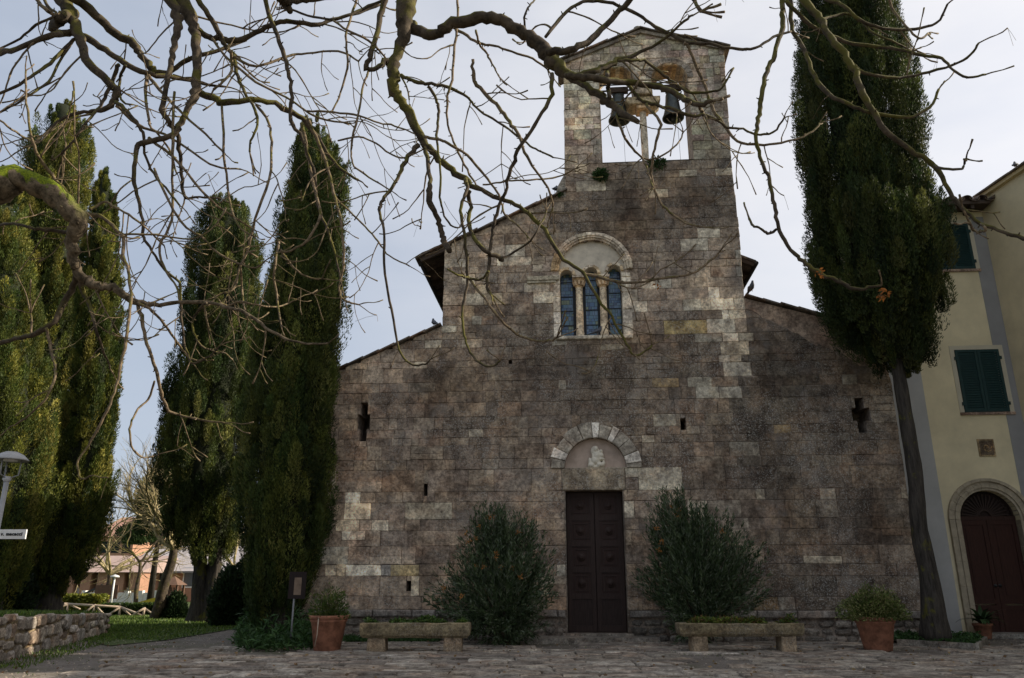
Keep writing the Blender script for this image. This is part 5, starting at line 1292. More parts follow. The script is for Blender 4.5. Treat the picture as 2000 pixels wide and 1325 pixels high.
# far scattered hill trees, low white wall put in place of white car-like shapes
xw0 = P(160, 1180, 50).x; xw1 = P(300, 1180, 50).x
gw = tag(empty('white_stand_in_wall', (xw0, 50, 0)), 'low white wall standing in for car-like shapes before the orange buildings', 'wall')
MB().box((0, 0, 0), (xw1-xw0, .25, .78), (1, .98, .95)).build('wall_body', M['white'], gw)
for k in range(6): MB().box((k*(xw1-xw0)/5-.12, -.04, 0), (k*(xw1-xw0)/5+.12, .29, .9), (1, .98, .95)).build('pillar', M['white'], gw)
# wooden play hut
hy = 40; x0_ = P(320, 1170, hy).x; x1_ = P(352, 1170, hy).x; zt = P(336, 1143, hy).z; zf = .9
hut = tag(empty('play_hut', ((x0_+x1_)/2, hy, 0)), 'small wooden playground hut on posts with a pitched brown roof', 'playground hut'); hw = (x1_-x0_)/2
HW = mat_plain('brown_wood', (.13, .075, .05), .2, 8, .85, .15)
for a in (-1, 1):
    for b in (-1, 1): MB().bar((a*hw*.85, b*.4, 0), (a*hw*.85, b*.4, zt), .09).build('post', HW, hut)
MB().box((-hw*.9, -.45, zf*.6), (hw*.9, .45, zf*.6+.06)).build('platform', HW, hut)
for k in range(6): MB().box((-hw*.85+k*hw*.33, -.46, zf*.6), (-hw*.85+k*hw*.33+.07, -.42, zf*1.25)).build('baluster', HW, hut)
s = MB(); s.add([(-hw*1.1, -.6, zt), (hw*1.1, -.6, zt), (hw*1.1, .6, zt), (-hw*1.1, .6, zt), (0, 0, zt+.42)], [(3, 2, 1, 0), (0, 1, 4), (1, 2, 4), (2, 3, 4), (3, 0, 4)]); s.build('roof', HW, hut)
slide = tag(empty('slide', (x0_-.1, hy-.2, 0)), 'yellow playground slide beside the wooden hut', 'slide')
YL = mat_plain('yellow_plastic', (.45, .36, .03), .08, 4, .5, .03)
MB().bar((0, 0, .55), (-1.5, -.2, .12), .5, .05).build('chute', YL, slide)
for sg in (-1, 1): MB().bar((0, sg*.25, .62), (-1.5, -.2+sg*.25, .19), .04, .16).build('side_rail', YL, slide)
# basketball style stand
q0 = P(160, 1183, 44); bs = tag(empty('basketball_stand', (q0.x, 44, 0)), 'dark metal basketball stand leaning toward the orange buildings', 'basketball stand')
z1_ = P(163, 1161, 44).z; e = P(200, 1143, 44)
MB().bar((0, 0, 0), (0, 0, z1_), .12).build('post', M['iron'], bs); MB().bar((0, 0, z1_), (e.x-q0.x, 0, e.z), .10).build('arm', M['iron'], bs)
MB().box((e.x-q0.x-.1, -.5, e.z-.7), (e.x-q0.x+1.1, -.44, e.z+.0), (1, 1, 1)).build('backboard', HW, bs)
q0 = P(216, 1185, 42); lp = tag(empty('lamp_post', (q0.x, 42, 0)), 'thin white lamp post with a round head in the playground', 'lamp post'); zt_ = P(216, 1127, 42).z
MB().tube([(0, 0, 0), (0, 0, zt_)], .045, 8, (1, 1, 1)).build('pole', M['white'], lp); MB().lathe([(.001, .12), (.2, .05), (.22, -.02), (.001, -.04)], 14, (0, 0, zt_)).build('lamp_head', M['white'], lp)
# white parked van glimpsed behind the trunk, built in the form of a shed
q0 = P(72, 1183, 46); vn = tag(empty('van_stand_in', (q0.x, 46, 0)), 'white parked van, shaped as a small shed, glimpsed behind the left cypress trunk', 'shed'); zt_ = P(72, 1163, 46).z
MB().box((-.55, 0, 0), (.55, 1.5, zt_), (1, 1, 1)).build('shed_wall', M['white'], vn); s = MB(); s.add([(-.7, -.15, zt_), (.7, -.15, zt_), (.7, 1.6, zt_), (-.7, 1.6, zt_), (-.7, .75, zt_+.35), (.7, .75, zt_+.35)], [(0, 1, 5, 4), (2, 3, 4, 5), (0, 4, 3), (1, 2, 5)], (.9, .9, .9)); s.build('roof', M['white'], vn)
# scrub woods on the hill
n = 26000; a = RS.uniform(R(-50), R(50), n); r = RS.uniform(185, 500, n)
def hillz(x, y):
    r_ = math.hypot(x, y); j = (r_-170)/14; a_ = math.atan2(x, y)
    if j < 1 or j > 25: return None
    return -1+34*math.sin(min(1, j/25*1.25)*math.pi/2)*(.75+.5*noise.noise(Vector((x*.006, y*.006, 3)))+.25*math.sin(a_*3+.5))+noise.noise(Vector((x*.05, y*.05, 0)))*2.2
C = []
for aa, r_ in zip(a, r):
    x, y = r_*math.sin(aa), r_*math.cos(aa); z = hillz(x, y)
    if z is not None and noise.noise(Vector((x*.02, y*.02, 5))) > -.15: C.append((x, y, z-.3))
C = np.array(C); k = np.repeat(np.arange(len(C)), 6); CC = C[k]+RS.normal(size=(len(k), 3))*np.array([1.0, 1.0, .8]); D = rnd_unit(len(k))+np.array([0, 0, 1.0])
cl = np.array([(.07, .075, .04), (.10, .095, .06), (.05, .06, .03), (.14, .12, .085)])[RS.randint(0, 4, len(C))][k]
o = blades('hill_woods', CC, D, RS.uniform(1.2, 2.6, len(k)), 1.4, cl, M['leaf']); tag(o, 'grey green scrub woods covering the far hill', 'woods', kind='stuff')
# ------------------------------------------------------------------ overhanging bare trees
rngB = random.Random(99)
WS = .42
def lift(path, d0, d1, wob=.0, seed=0):
    """photo path (px, py, width px) -> smooth 3-D path with real radii, depth running d0..d1"""
    A = catmull([(p[0], p[1], p[2]) for p in path], 4); n = len(A); seg = np.hypot(*np.diff(A[:, :2], axis=0).T); s = np.concatenate([[0], np.cumsum(seg)]); s = s/s[-1]
    pts = []; rad = []
    for i, (x, y, w) in enumerate(A):
        Y = d0+(d1-d0)*s[i]+wob*math.sin(s[i]*7+seed)*.5
        p = P(x, y, Y); f = Y*CP+(p.z-CAM_Z)*SP
        p += Vector((rngB.gauss(0, 1), 0, rngB.gauss(0, 1)))*min(.012, w*.0006)
        pts.append(p); rad.append(max(.004, w*WS*f/FPX*(1+rngB.uniform(-.07, .09))))
    return pts, rad
def twig(mb, p, d, ln, r, rng, level=1, buds=True):
    k = max(5, int(ln/.06)); pts = [Vector(p)]; dd = Vector(d).normalized(); side = Vector((rng.gauss(0, 1), rng.gauss(0, .8), 0)).normalized()
    g1 = rng.uniform(.05, .16)
    for i in range(k):
        t = i/k; g = -g1 if t < .45 else g1*1.5
        dd = (dd+side*rng.uniform(.0, .05)+Vector((rng.gauss(0, .08), rng.gauss(0, .06), g+rng.gauss(0, .08)))).normalized(); pts.append(pts[-1]+dd*ln/k)
    rad = [r*(1-.5*i/k)*(1.25 if rng.random() < .15 else 1) for i in range(k+1)]
    if buds: rad[-1] *= 2.1; rad[-2] *= 1.6
    if level == 0 and rng.random() < .12:
        for q in range(rng.randint(1, 2)):
            e = Vector((rng.gauss(0, .6), rng.gauss(0, .5), -rng.uniform(.1, 1))).normalized()*rng.uniform(.12, .25); mb.tube([pts[-1], pts[-1]+e*.5+Vector((0, 0, .01)), pts[-1]+e], .0016, 3, cap=False)
    mb.tube(pts, rad, 4 if r > .004 else 3, cap=True)
    if level > 0:
        for c in range(rng.randint(1, 2+int(ln*2.5))):
            i = rng.randint(1, k-1); t = (pts[i+1]-pts[i-1]).normalized(); ax = t.cross(Vector((rng.gauss(0, .3), 1, rng.gauss(0, .3)))).normalized()*rng.choice((-1, 1))
            twig(mb, pts[i], t*.6+ax*rng.uniform(.5, 1)+Vector((0, rng.gauss(0, .35), 0)), ln*rng.uniform(.3, .65), r*.72, rng, level-1)
def overhang(label, trunk_xy, trunk_h, trunk_r, groups, mat_default, seed, tdens):
    rng = random.Random(seed); t = empty('walnut_tree', (trunk_xy[0], trunk_xy[1], 0)); tag(t, label, 'tree'); base = Vector((trunk_xy[0], trunk_xy[1], 0))
    tp = [(0, 0, 0), (.05, .05, trunk_h*.3), (-.05, .1, trunk_h*.6), (.0, .1, trunk_h)]
    MB().tube(catmull(tp, 5), np.linspace(trunk_r*1.3, trunk_r*.75, 16), 14).build('trunk', M['bark_moss'], t)
    tw = MB()
    for (d0, d1, mat, dens, path, entry) in groups:
        pts, rad = lift(path, d0, d1, .25, rng.random()*6)
        if entry:          # carry the limb on, out of the frame, to the trunk
            p0 = pts[0]; top = base+Vector((0, .1, trunk_h*rng.uniform(.8, 1.0)))
            dirv = (pts[0]-pts[3]).normalized()
            if entry == 1: m1 = p0+dirv*.8+Vector((0, -.1, .5)); m2 = (p0+top)/2+Vector((0, 0, 1.6)); m2.z = max(m2.z, p0.z+.8)
            else: m1 = p0+dirv*.8; m2 = (p0+top)/2+Vector((0, 0, .5))
            ext = catmull([top, m2, m1, p0], 5)[:-1]; r0 = rad[0]
            pts = [Vector(e) for e in ext]+pts; rad = list(np.linspace(max(r0*1.5, .08), r0, len(ext)))+rad
        mx = max(rad); s = MB(); s.tube([p-base for p in pts], rad, 10 if mx > .04 else (7 if mx > .015 else 5))
        if mx > .012:
            for i in range(2, len(pts)-2):            # knobs and spur scars
                if rng.random() < .35:
                    a = rnd_unit(1)[0]; v = Vector(a.tolist()); s.tube([pts[i]-base, pts[i]-base+v*(rad[i]+.012+rng.random()*.02)], [rad[i]*.35+.003, .004], 5)
        s.build('branch', M[mat], t)
        off = len(pts)-(len(catmull([(p[0], p[1], 0) for p in path], 4)))
        # twigs
        L_ = 0
        for i in range(max(1, off), len(pts)-1):
            L_ += (pts[i+1]-pts[i]).length
            if rng.random() < dens*tdens*(pts[i+1]-pts[i]).length*3.2:
                tdir = (pts[i+1]-pts[i]).normalized(); ax = tdir.cross(Vector((rng.gauss(0, .3), 1, rng.gauss(0, .3))))
                if ax.length < .1: continue
                ax = ax.normalized()*rng.choice((-1, 1))
                ln = rng.choice((.15, .3, .45, .6, .8, 1.0))*rng.uniform(.7, 1.2); r = min(rad[i]*.6, .0045+ln*.0055)
                twig(tw, pts[i]-base, tdir*rng.uniform(.2, .9)+ax+Vector((0, rng.gauss(0, .4), 0)), ln, r, rng, 1 if ln > .25 else 0)
        if rad[-1] < .02:
            for q in range(rng.randint(1, 3)): twig(tw, pts[-1]-base, (pts[-1]-pts[-3]).normalized()+Vector((rng.gauss(0, .5), rng.gauss(0, .4), rng.gauss(.1, .4))), rng.uniform(.1, .3), rad[-1]*.75, rng, 0)
    tw.build('twigs', M['twig'], t)['kind'] = 'stuff'
    return t
def pp(s): return [tuple(float(v) for v in a.split(',')) for a in s.split()]
B, BM, TW = 'bark', 'bark_moss', 'twig'
left = [
 (6.0, 6.2, 'moss_limb', .5, pp("-60,380,92 0,362,78 42,350,54 80,368,50 115,390,50 140,415,46 155,442,38 142,462,30 143,490,27 147,520,23 168,545,21 185,555,19 215,560,17 240,575,17 270,590,15 300,596,11 350,592,9 400,590,8 440,600,8 480,612,8 520,640,7 560,662,6 600,672,5 640,670,4"), 2),
 (6.1, 6.4, B, .8, pp("150,535,17 162,568,12 176,600,8 186,640,7 200,680,5 215,720,4"), 0),
 (6.1, 6.8, B, .8, pp("150,530,16 145,560,14 120,600,15 100,635,14 60,655,12 20,665,10 -30,682,9"), 0),
 (6.1, 6.9, B, .8, pp("145,455,10 110,452,9 70,448,8 35,438,7 0,440,6 -30,450,6"), 0),
 (6.2, 6.6, TW, .9, pp("267,590,9 276,620,9 285,660,8 300,710,8 310,750,8 320,785,7 335,805,6 370,815,5 400,822,5 440,825,4"), 0),
 (6.5, 6.6, TW, .6, pp("302,745,5 290,780,5 270,800,5 254,830,5 256,870,5 275,893,4 300,892,4"), 0),
 (6.2, 6.7, TW, .8, pp("270,592,8 300,610,7 325,640,6 345,668,6 365,695,5 385,705,4"), 0),
 (6.1, 5.6, TW, .45, pp("162,425,11 190,420,9 220,440,9 240,465,9 240,495,8 250,530,7 255,570,7 252,620,7 243,680,7 230,740,6 215,790,6 190,840,6 165,880,5 152,905,5 158,935,5 175,930,4"), 0),
 (6.1, 5.8, TW, .6, pp("155,410,9 130,375,8 100,340,8 72,300,7 62,270,6 52,200,5 50,140,4"), 0),
 (5.9, 5.8, TW, .6, pp("64,278,5 30,258,5 0,235,5 -25,215,4"), 0),
 (6.0, 5.9, TW, .8, pp("150,640,9 120,610,0 90,600,6"[0:0] or "90,640,8 100,680,7 108,720,6 100,760,6 70,800,5 30,830,4"), 0),
 (6.1, 6.3, TW, 1.0, pp("175,410,8 205,395,6 225,405,5 260,425,5 290,450,4 320,480,4"), 0),
 (6.3, 6.6, TW, .8, pp("215,402,5 235,370,4 260,350,4"), 0),
 (6.0, 6.6, B, .9, pp("400,590,7 380,620,6 378,650,5 400,680,5 440,690,4"), 0),
 (6.3, 6.8, TW, .9, pp("440,600,6 470,590,5 500,595,5 540,600,4 580,585,4"), 0),
 # upper left limbs
 (7.0, 6.6, B, .6, pp("112,-25,34 128,10,30 148,45,25 157,85,21 178,125,19 210,160,18 226,176,19 222,200,15 208,212,12 180,218,9 150,222,8 118,235,7 92,258,6 60,285,5"), 1),
 (6.9, 7.0, B, .1, pp("145,25,24 122,35,26 108,50,22 100,62,18"), 0),
 (6.9, 7.4, B, .6, pp("118,-25,26 150,0,24 195,40,20 230,70,20 262,88,19 275,110,15 292,130,15 305,140,12 330,141,11 350,128,11 385,110,10 430,98,9 480,78,9"), 1),
 (6.8, 7.2, B, .8, pp("112,64,17 140,66,17 165,73,16 205,100,14 240,122,13 285,143,12 330,150,11 372,155,10 400,165,7 440,170,5"), 0),
 (6.8, 6.4, B, .5, pp("118,64,16 80,75,13 45,92,12 0,105,13 -40,112,13"), 0),
 (6.8, 6.5, B, .6, pp("150,75,9 120,100,9 90,130,8 60,150,7 30,170,7 -20,190,6"), 0),
 (6.8, 6.4, B, .7, pp("140,85,7 116,120,6 95,160,6 60,185,5 20,210,5 -20,228,5"), 0),
 (6.6, 6.5, B, .9, pp("225,200,10 250,220,9 270,245,8 280,265,7 283,300,6 300,340,6 330,375,5 350,400,5"), 0),
 (6.9, 6.9, B, .6, pp("75,-20,8 95,15,7 110,28,6 70,50,6 40,75,5 -10,100,5"), 0),
 (6.5, 6.5, TW, .7, pp("60,-15,9 80,10,9 105,30,9"), 0),
 (6.9, 6.6, B, .7, pp("232,125,10 222,150,9 208,185,8 190,215,7 165,245,6 140,280,5 120,300,5"), 0),
 (6.9, 6.7, B, .7, pp("245,128,7 236,150,6 233,175,6 240,200,5 260,205,4"), 0),
 (6.9, 6.5, TW, .8, pp("285,145,8 284,190,7 290,235,6 296,250,5 330,290,5 345,340,4"), 0),
 (6.8, 6.5, TW, 1.0, pp("290,148,8 320,185,7 360,225,6 400,262,5 440,300,5"), 0),
 (6.6, 6.7, B, .8, pp("322,-25,24 340,20,23 348,50,19 340,90,14 332,130,13 325,170,12 316,215,13 330,240,11 345,262,10 352,300,9 355,340,8 362,385,7 390,385,5 430,388,4"), 1),
 (6.8, 6.4, B, .5, pp("340,-25,38 365,20,34 378,50,24 383,90,21 383,150,21 378,190,18 365,215,14 355,240,14 340,262,13 300,275,13 272,282,13 266,305,10 262,350,9 270,390,8 278,430,7 282,465,7 297,490,6 322,528,6 350,552,6 353,584,5 357,654,5 367,692,5 378,710,5 409,696,4 430,675,4"), 1),
 (6.8, 7.2, BM, 1.0, pp("385,178,17 410,190,16 440,200,15 490,197,13 530,200,12 560,215,13 590,232,12 615,260,10 640,300,8 665,330,7 700,352,6"), 0),
 (6.9, 7.2, B, 1.0, pp("378,45,15 400,70,14 425,75,14 455,80,14 500,65,12 540,45,11 570,42,11 620,48,10 660,35,8 700,25,8 740,10,6"), 0),
 (6.9, 6.6, B, .8, pp("513,-20,12 530,40,10 545,80,10 558,115,10 565,150,9 570,190,9 568,235,9 590,270,8 600,300,7 615,340,7 620,400,6 640,450,6 655,500,5 668,560,4"), 1),
 (6.9, 6.7, BM, .9, pp("372,-20,13 400,20,12 425,60,12 440,90,10 455,110,10 465,150,8 478,180,7 497,215,7 503,245,6 490,275,5 487,298,5"), 1),
 (6.8, 6.5, TW, .9, pp("450,100,8 452,140,7 430,165,6 418,175,6"), 0),
 (6.7, 6.4, TW, .7, pp("340,180,6 338,280,7 336,350,6 336,430,6 311,482,6 325,531,5 345,560,5 352,600,4"), 0),
 (6.8, 6.4, TW, .8, pp("432,200,6 436,280,6 442,340,6 450,400,5 465,440,5 490,460,4"), 0),
 (6.8, 6.5, TW, .8, pp("500,205,7 525,240,6 530,290,6 525,350,6 497,430,6 486,482,6 469,521,5 458,563,5 437,572,4"), 0),
 (6.6, 6.5, TW, .7, pp("470,520,5 476,598,5 485,626,4"), 0),
 (6.6, 6.3, TW, 1.0, pp("300,330,6 353,433,6 392,461,5 420,490,5 465,514,5 500,523,4 518,510,4"), 0),
 (6.9, 6.5, TW, 1.0, pp("600,232,9 622,280,8 640,330,7 655,390,7 665,430,6 672,507,6 663,563,5 672,587,5 700,595,4"), 0),
 (6.9, 6.4, TW, 1.0, pp("590,240,9 600,300,8 612,360,7 625,420,6 600,470,6 560,493,5 549,490,5 574,524,5 602,542,4 630,545,4"), 0),
 (6.8, 6.4, TW, .8, pp("545,470,6 535,531,6 542,587,5 549,636,4"), 0),
 (6.7, 6.6, TW, 1.0, pp("226,205,8 270,245,7 320,262,6 380,300,5 420,325,5 470,330,4"), 0),
 (6.6, 6.6, TW, .9, pp("290,270,8 330,300,7 360,330,6 400,380,6 450,420,5 500,450,4"), 0),
 (6.9, 6.9, TW, 1.0, pp("455,110,7 500,130,6 560,110,6 600,105,5 660,100,5 700,120,4"), 0),
 (6.9, 6.9, TW, 1.0, pp("415,75,7 440,110,6 500,160,6 560,190,5 620,230,5 680,240,4"), 0),
]
mid = [
 (6.9, 6.3, BM, .45, pp("792,-45,60 793,10,54 790,40,42 786,75,32 772,115,28 768,147,32 772,178,30 790,206,24 806,238,26 825,273,22 846,297,18 874,325,17 909,350,17 937,371,12 975,388,12 1017,406,11 1045,430,11 1070,458,11 1101,507,10 1140,535,9 1168,584,8 1196,619,7 1224,671,7 1245,696,6 1273,675,5"), 1),
 (6.4, 6.1, TW, .5, pp("1140,535,9 1157,538,8 1196,549,8 1245,552,7 1297,542,7 1350,535,6 1387,510,6 1405,493,5"), 0),
 (6.7, 6.4, B, .2, pp("826,275,15 832,297,12 839,350,11 838,382,17 853,420,14 862,450,15 868,470,16 877,491,17"), 0),
 (6.7, 6.3, B, .5, pp("818,285,14 790,315,12 776,350,10 755,381,9 743,399,9 743,420,8 751,462,7 751,535,7 765,605,7 780,682,6 800,710,5 825,713,5 841,703,4"), 0),
 (6.6, 6.2, BM, .5, pp("909,350,12 914,367,10 903,395,9 902,430,9 909,465,8 912,542,8 904,600,7 904,640,7 910,670,6 930,703,6 958,717,5 977,706,5"), 0),
 (6.6, 6.4, BM, .2, pp("914,372,12 918,405,11 916,437,11 926,465,11 945,487,12 965,500,12 980,508,12"), 0),
 (6.4, 6.3, B, .3, pp("975,505,6 1000,496,6 1035,472,6 1056,440,5 1068,413,5"), 0),
 (6.4, 6.2, TW, .5, pp("914,540,8 947,584,7 986,633,7 1017,657,6 1063,668,6 1088,660,6"), 0),
 (6.9, 6.0, B, .25, pp("800,48,30 825,65,28 853,67,27 877,48,29 912,42,30 951,35,31 982,42,31 1017,63,32 1045,82,36 1070,108,40 1090,130,36 1119,154,21 1157,178,19 1189,199,21 1210,217,20 1245,238,13"), 0),
 (6.3, 6.2, B, .4, pp("1068,100,22 1090,103,20 1122,96,18 1157,77,17 1192,38,16 1227,5,15 1255,-35,15"), 0),
 (6.3, 6.6, B, .5, pp("1066,72,9 1094,38,10 1122,10,9 1157,3,9 1196,7,9 1245,28,9 1280,52,9 1315,70,10 1345,84,10 1387,87,8 1440,96,8 1475,94,7 1510,73,7 1545,62,6"), 0),
 (6.5, 6.3, TW, .4, pp("1338,84,9 1345,94,8 1360,130,8 1377,168,8 1394,217,8 1415,245,8 1440,276,7 1482,283,7 1527,280,6 1580,262,5 1601,241,5"), 0),
 (6.2, 6.4, B, .4, pp("1078,145,12 1077,182,11 1052,234,10 1021,280,10 1003,315,11 989,367,9 975,402,9 965,437,9 958,482,9 954,528,9 953,550,9 954,572,8"), 0),
 (6.3, 6.2, BM, .4, pp("954,530,7 940,545,7 918,545,7 895,538,6 875,525,5"), 0),
 (6.2, 6.0, BM, .6, pp("1105,148,20 1140,147,18 1175,133,17 1210,119,15 1252,101,9 1294,80,8 1336,42,7 1352,30,6"), 0),
 (6.1, 6.2, BM, .5, pp("1208,120,9 1240,118,8 1262,122,8 1297,147,8 1320,165,8 1350,182,8 1385,180,6 1410,172,6 1433,133,5"), 0),
 (6.1, 5.9, BM, .3, pp("1110,150,20 1140,150,20 1175,155,19 1227,163,16 1280,168,16 1315,182,16 1340,196,15 1365,203,14 1388,196,12"), 0),
 (6.1, 6.1, BM, .4, pp("1225,165,9 1240,182,9 1252,196,9 1280,206,9 1315,213,9 1350,226,8 1373,224,8 1400,236,7 1422,248,7 1450,252,6 1475,262,6 1510,259,6 1531,231,5"), 0),
 (6.1, 5.9, TW, .4, pp("1262,203,8 1290,238,8 1286,260,8 1276,300,7 1272,340,7 1277,365,6 1290,395,6 1315,420,6 1350,440,5 1392,446,4"), 0),
 (6.1, 5.9, TW, .4, pp("1203,224,7 1217,262,7 1235,290,7 1255,310,6 1267,340,6 1276,368,5"), 0),
 (6.0, 5.9, TW, .3, pp("1254,310,5 1270,312,5 1290,306,5 1322,283,5 1335,259,4"), 0),
 (6.1, 6.1, TW, .2, pp("1262,120,6 1250,150,6 1240,172,6 1222,190,5 1212,200,5"), 0),
 (6.1, 6.0, B, .2, pp("1185,140,12 1188,165,11 1190,190,12"), 0),
 (6.1, 6.0, TW, .2, pp("1365,204,8 1372,220,8 1380,232,6"), 0),
 (6.8, 6.5, TW, .5, pp("893,-20,6 894,30,7 891,70,7 881,157,7 874,196,7 874,245,6 891,287,6 912,332,6 930,360,5"), 0),
 (6.3, 6.4, TW, .5, pp("922,117,8 926,145,10 933,168,10 965,199,10 985,222,10 1000,245,9 1017,272,8 1024,297,8 1045,332,7 1070,367,6 1080,405,5"), 0),
 (6.7, 6.4, BM, .6, pp("783,147,10 800,155,10 825,163,10 850,165,9 877,171,9 912,189,7 925,205,6 945,222,6 982,245,6 1028,280,6 1052,294,5 1080,308,5"), 0),
 (6.7, 6.5, BM, .6, pp("835,168,9 850,190,8 856,210,8 855,240,7 853,273,7 860,332,6 860,385,6 866,415,5 880,440,5 897,445,4"), 0),
 (6.7, 6.5, TW, .7, pp("830,268,8 855,272,8 874,280,8 912,304,7 937,332,7 965,367,6 979,395,6 986,420,6 1010,440,5 1030,460,4"), 0),
 (6.5, 6.4, TW, .4, pp("944,362,5 970,358,5 1000,353,5 1040,352,5 1070,350,5 1100,342,4 1124,330,4"), 0),
 (6.9, 6.8, B, .5, pp("754,-30,19 751,0,18 741,42,15 732,80,14 720,115,13 714,133,13 735,133,12 755,120,15 762,140,14"), 0),
 (6.9, 7.1, B, .7, pp("750,0,8 709,17,8 680,30,7 650,38,7 600,30,6 560,15,6"), 0),
 (6.9, 6.6, TW, .7, pp("722,135,6 709,168,6 702,210,6 688,273,6 686,300,5 692,325,5 720,346,5 760,371,4"), 0),
 (6.9, 6.7, TW, .9, pp("600,218,6 650,220,6 702,227,6 740,240,5 772,247,5 810,262,4"), 0),
 (6.8, 6.6, TW, .8, pp("660,275,5 700,268,5 735,280,5 760,300,5 790,308,5 830,290,4"), 0),
 (6.9, 6.5, TW, .7, pp("650,380,5 690,420,5 720,450,5 745,480,5 760,500,4 800,520,4"), 0),
 (6.9, 6.8, TW, .8, pp("875,48,9 905,65,8 935,85,7 965,90,6 1000,102,6 1040,115,6 1068,135,5"), 0),
 (6.9, 6.8, TW, .8, pp("930,60,7 935,85,6 950,105,6 965,130,5 970,142,4"), 0),
 (6.9, 6.7, TW, 1.0, pp("650,40,6 680,60,6 720,80,6 760,120,5 790,160,5 800,195,4"), 0),
 (7.0, 6.7, TW, .9, pp("700,-15,7 690,20,7 675,70,6 680,120,6 665,180,5 650,215,5"), 0),
 (6.6, 6.6, B, .1, pp("530,-30,30 548,-5,30 560,8,26 568,20,16"), 1),
 (6.6, 6.6, B, .1, pp("555,0,24 590,2,14 620,-2,12 680,-12,12"), 0),
 (6.5, 6.6, B, .3, pp("1027,65,6 1024,35,6 1035,10,5 1045,0,5 1055,-15,5"), 0),
]
right = [
 (6.6, 6.0, BM, .25, pp("1527,-35,13 1529,20,12 1529,52,12 1520,85,11 1510,119,11 1498,140,11 1491,165,11 1487,195,11 1483,225,10 1478,252,10 1482,297,9 1494,330,9 1503,350,9 1511,390,9 1516,425,9 1527,461,9 1552,496,9 1575,515,10 1597,531,11 1636,549,10 1671,565,9 1695,562,7 1722,558,6"), 1),
 (6.2, 6.0, B, .3, pp("1517,448,7 1499,457,7 1485,447,6 1471,441,6 1463,425,6"), 0),
 (6.6, 6.1, BM, .3, pp("1540,-35,11 1543,10,10 1548,60,10 1572,100,10 1590,150,10 1620,185,10 1660,205,9 1700,220,9 1770,230,8 1815,210,7 1833,175,6"), 1),
 (6.5, 5.8, BM, .25, pp("1552,-35,18 1575,5,18 1602,38,16 1618,70,15 1650,105,16 1668,140,15 1685,185,15 1710,225,13 1740,265,13 1790,300,12 1825,325,12 1850,370,10 1875,400,10 1905,430,9 1950,450,8 2000,467,10 2040,478,10"), 1),
 (5.9, 5.9, B, .3, pp("1825,325,8 1845,330,7 1878,329,6 1886,310,6"), 0),
 (5.8, 5.8, TW, .2, pp("1918,437,7 1925,450,6 1912,454,6 1900,448,6 1894,438,6"), 0),
 (6.6, 6.2, BM, .35, pp("1535,0,10 1570,38,10 1620,70,9 1680,88,9 1740,95,8 1800,108,8 1840,115,7 1860,135,6 1890,152,6 1925,145,5"), 0),
 (6.4, 6.2, BM, .35, pp("1650,108,8 1675,135,8 1700,145,8 1745,152,7 1800,145,7 1860,128,6 1895,108,6 1912,84,5"), 0),
 (6.6, 6.4, BM, .35, pp("1580,-20,9 1620,0,9 1650,12,8 1680,40,8 1740,58,7 1800,55,7 1835,40,6 1850,8,5"), 1),
 (6.5, 6.4, BM, .4, pp("1602,38,7 1625,33,6 1655,27,6 1680,40,6 1700,60,6 1740,80,5 1780,98,5"), 0),
 (6.4, 6.3, TW, .4, pp("1730,-25,6 1742,15,6 1770,52,5 1795,75,5 1813,66,5"), 1),
 (6.5, 6.5, B, .0, pp("1335,-35,10 1352,-5,9 1368,23,9"), 1),
]
overhang('bare walnut tree at the left whose mossy limb and drooping branches hang across the sky', (-6.3, 4.2), 5.0, .34, left, 'bark', 5, .62)
WS = .37
overhang('bare walnut tree overhead whose long crooked branches reach in front of the bell gable', (1.2, -2.6), 5.2, .36, mid, 'bark', 6, .5)
WS = .41
overhang('bare walnut tree overhead at the right with branches crossing the tall cypress', (7.2, .8), 5.4, .3, right, 'bark', 7, .3)
# withered orange leaves
lm = mat_leaf('withered_leaf', trans=.5)
for (px, py, n, rad_, lab) in ((1600, 533, 14, .03, 'withered orange leaf scrap on the branch left of the tall cypress'), (1725, 573, 34, .045, 'curled orange leaves at the branch tip before the tall cypress'), (1285, 557, 5, .02, 'single curled orange leaf under a twig beside the triple window')):
    p = P(px, py, 6.0); C = rnd_unit(n)*rad_; D = rnd_unit(n)+np.array([.2, 0, -.6]); o = blades('withered_leaves', C, D, RS.uniform(.02, .05, n), .018, np.array([.34, .13, .03])*RS.uniform(.6, 1.4, (n, 1)), lm, None, p); tag(o, lab, 'leaves', 'withered leaves on the twigs')
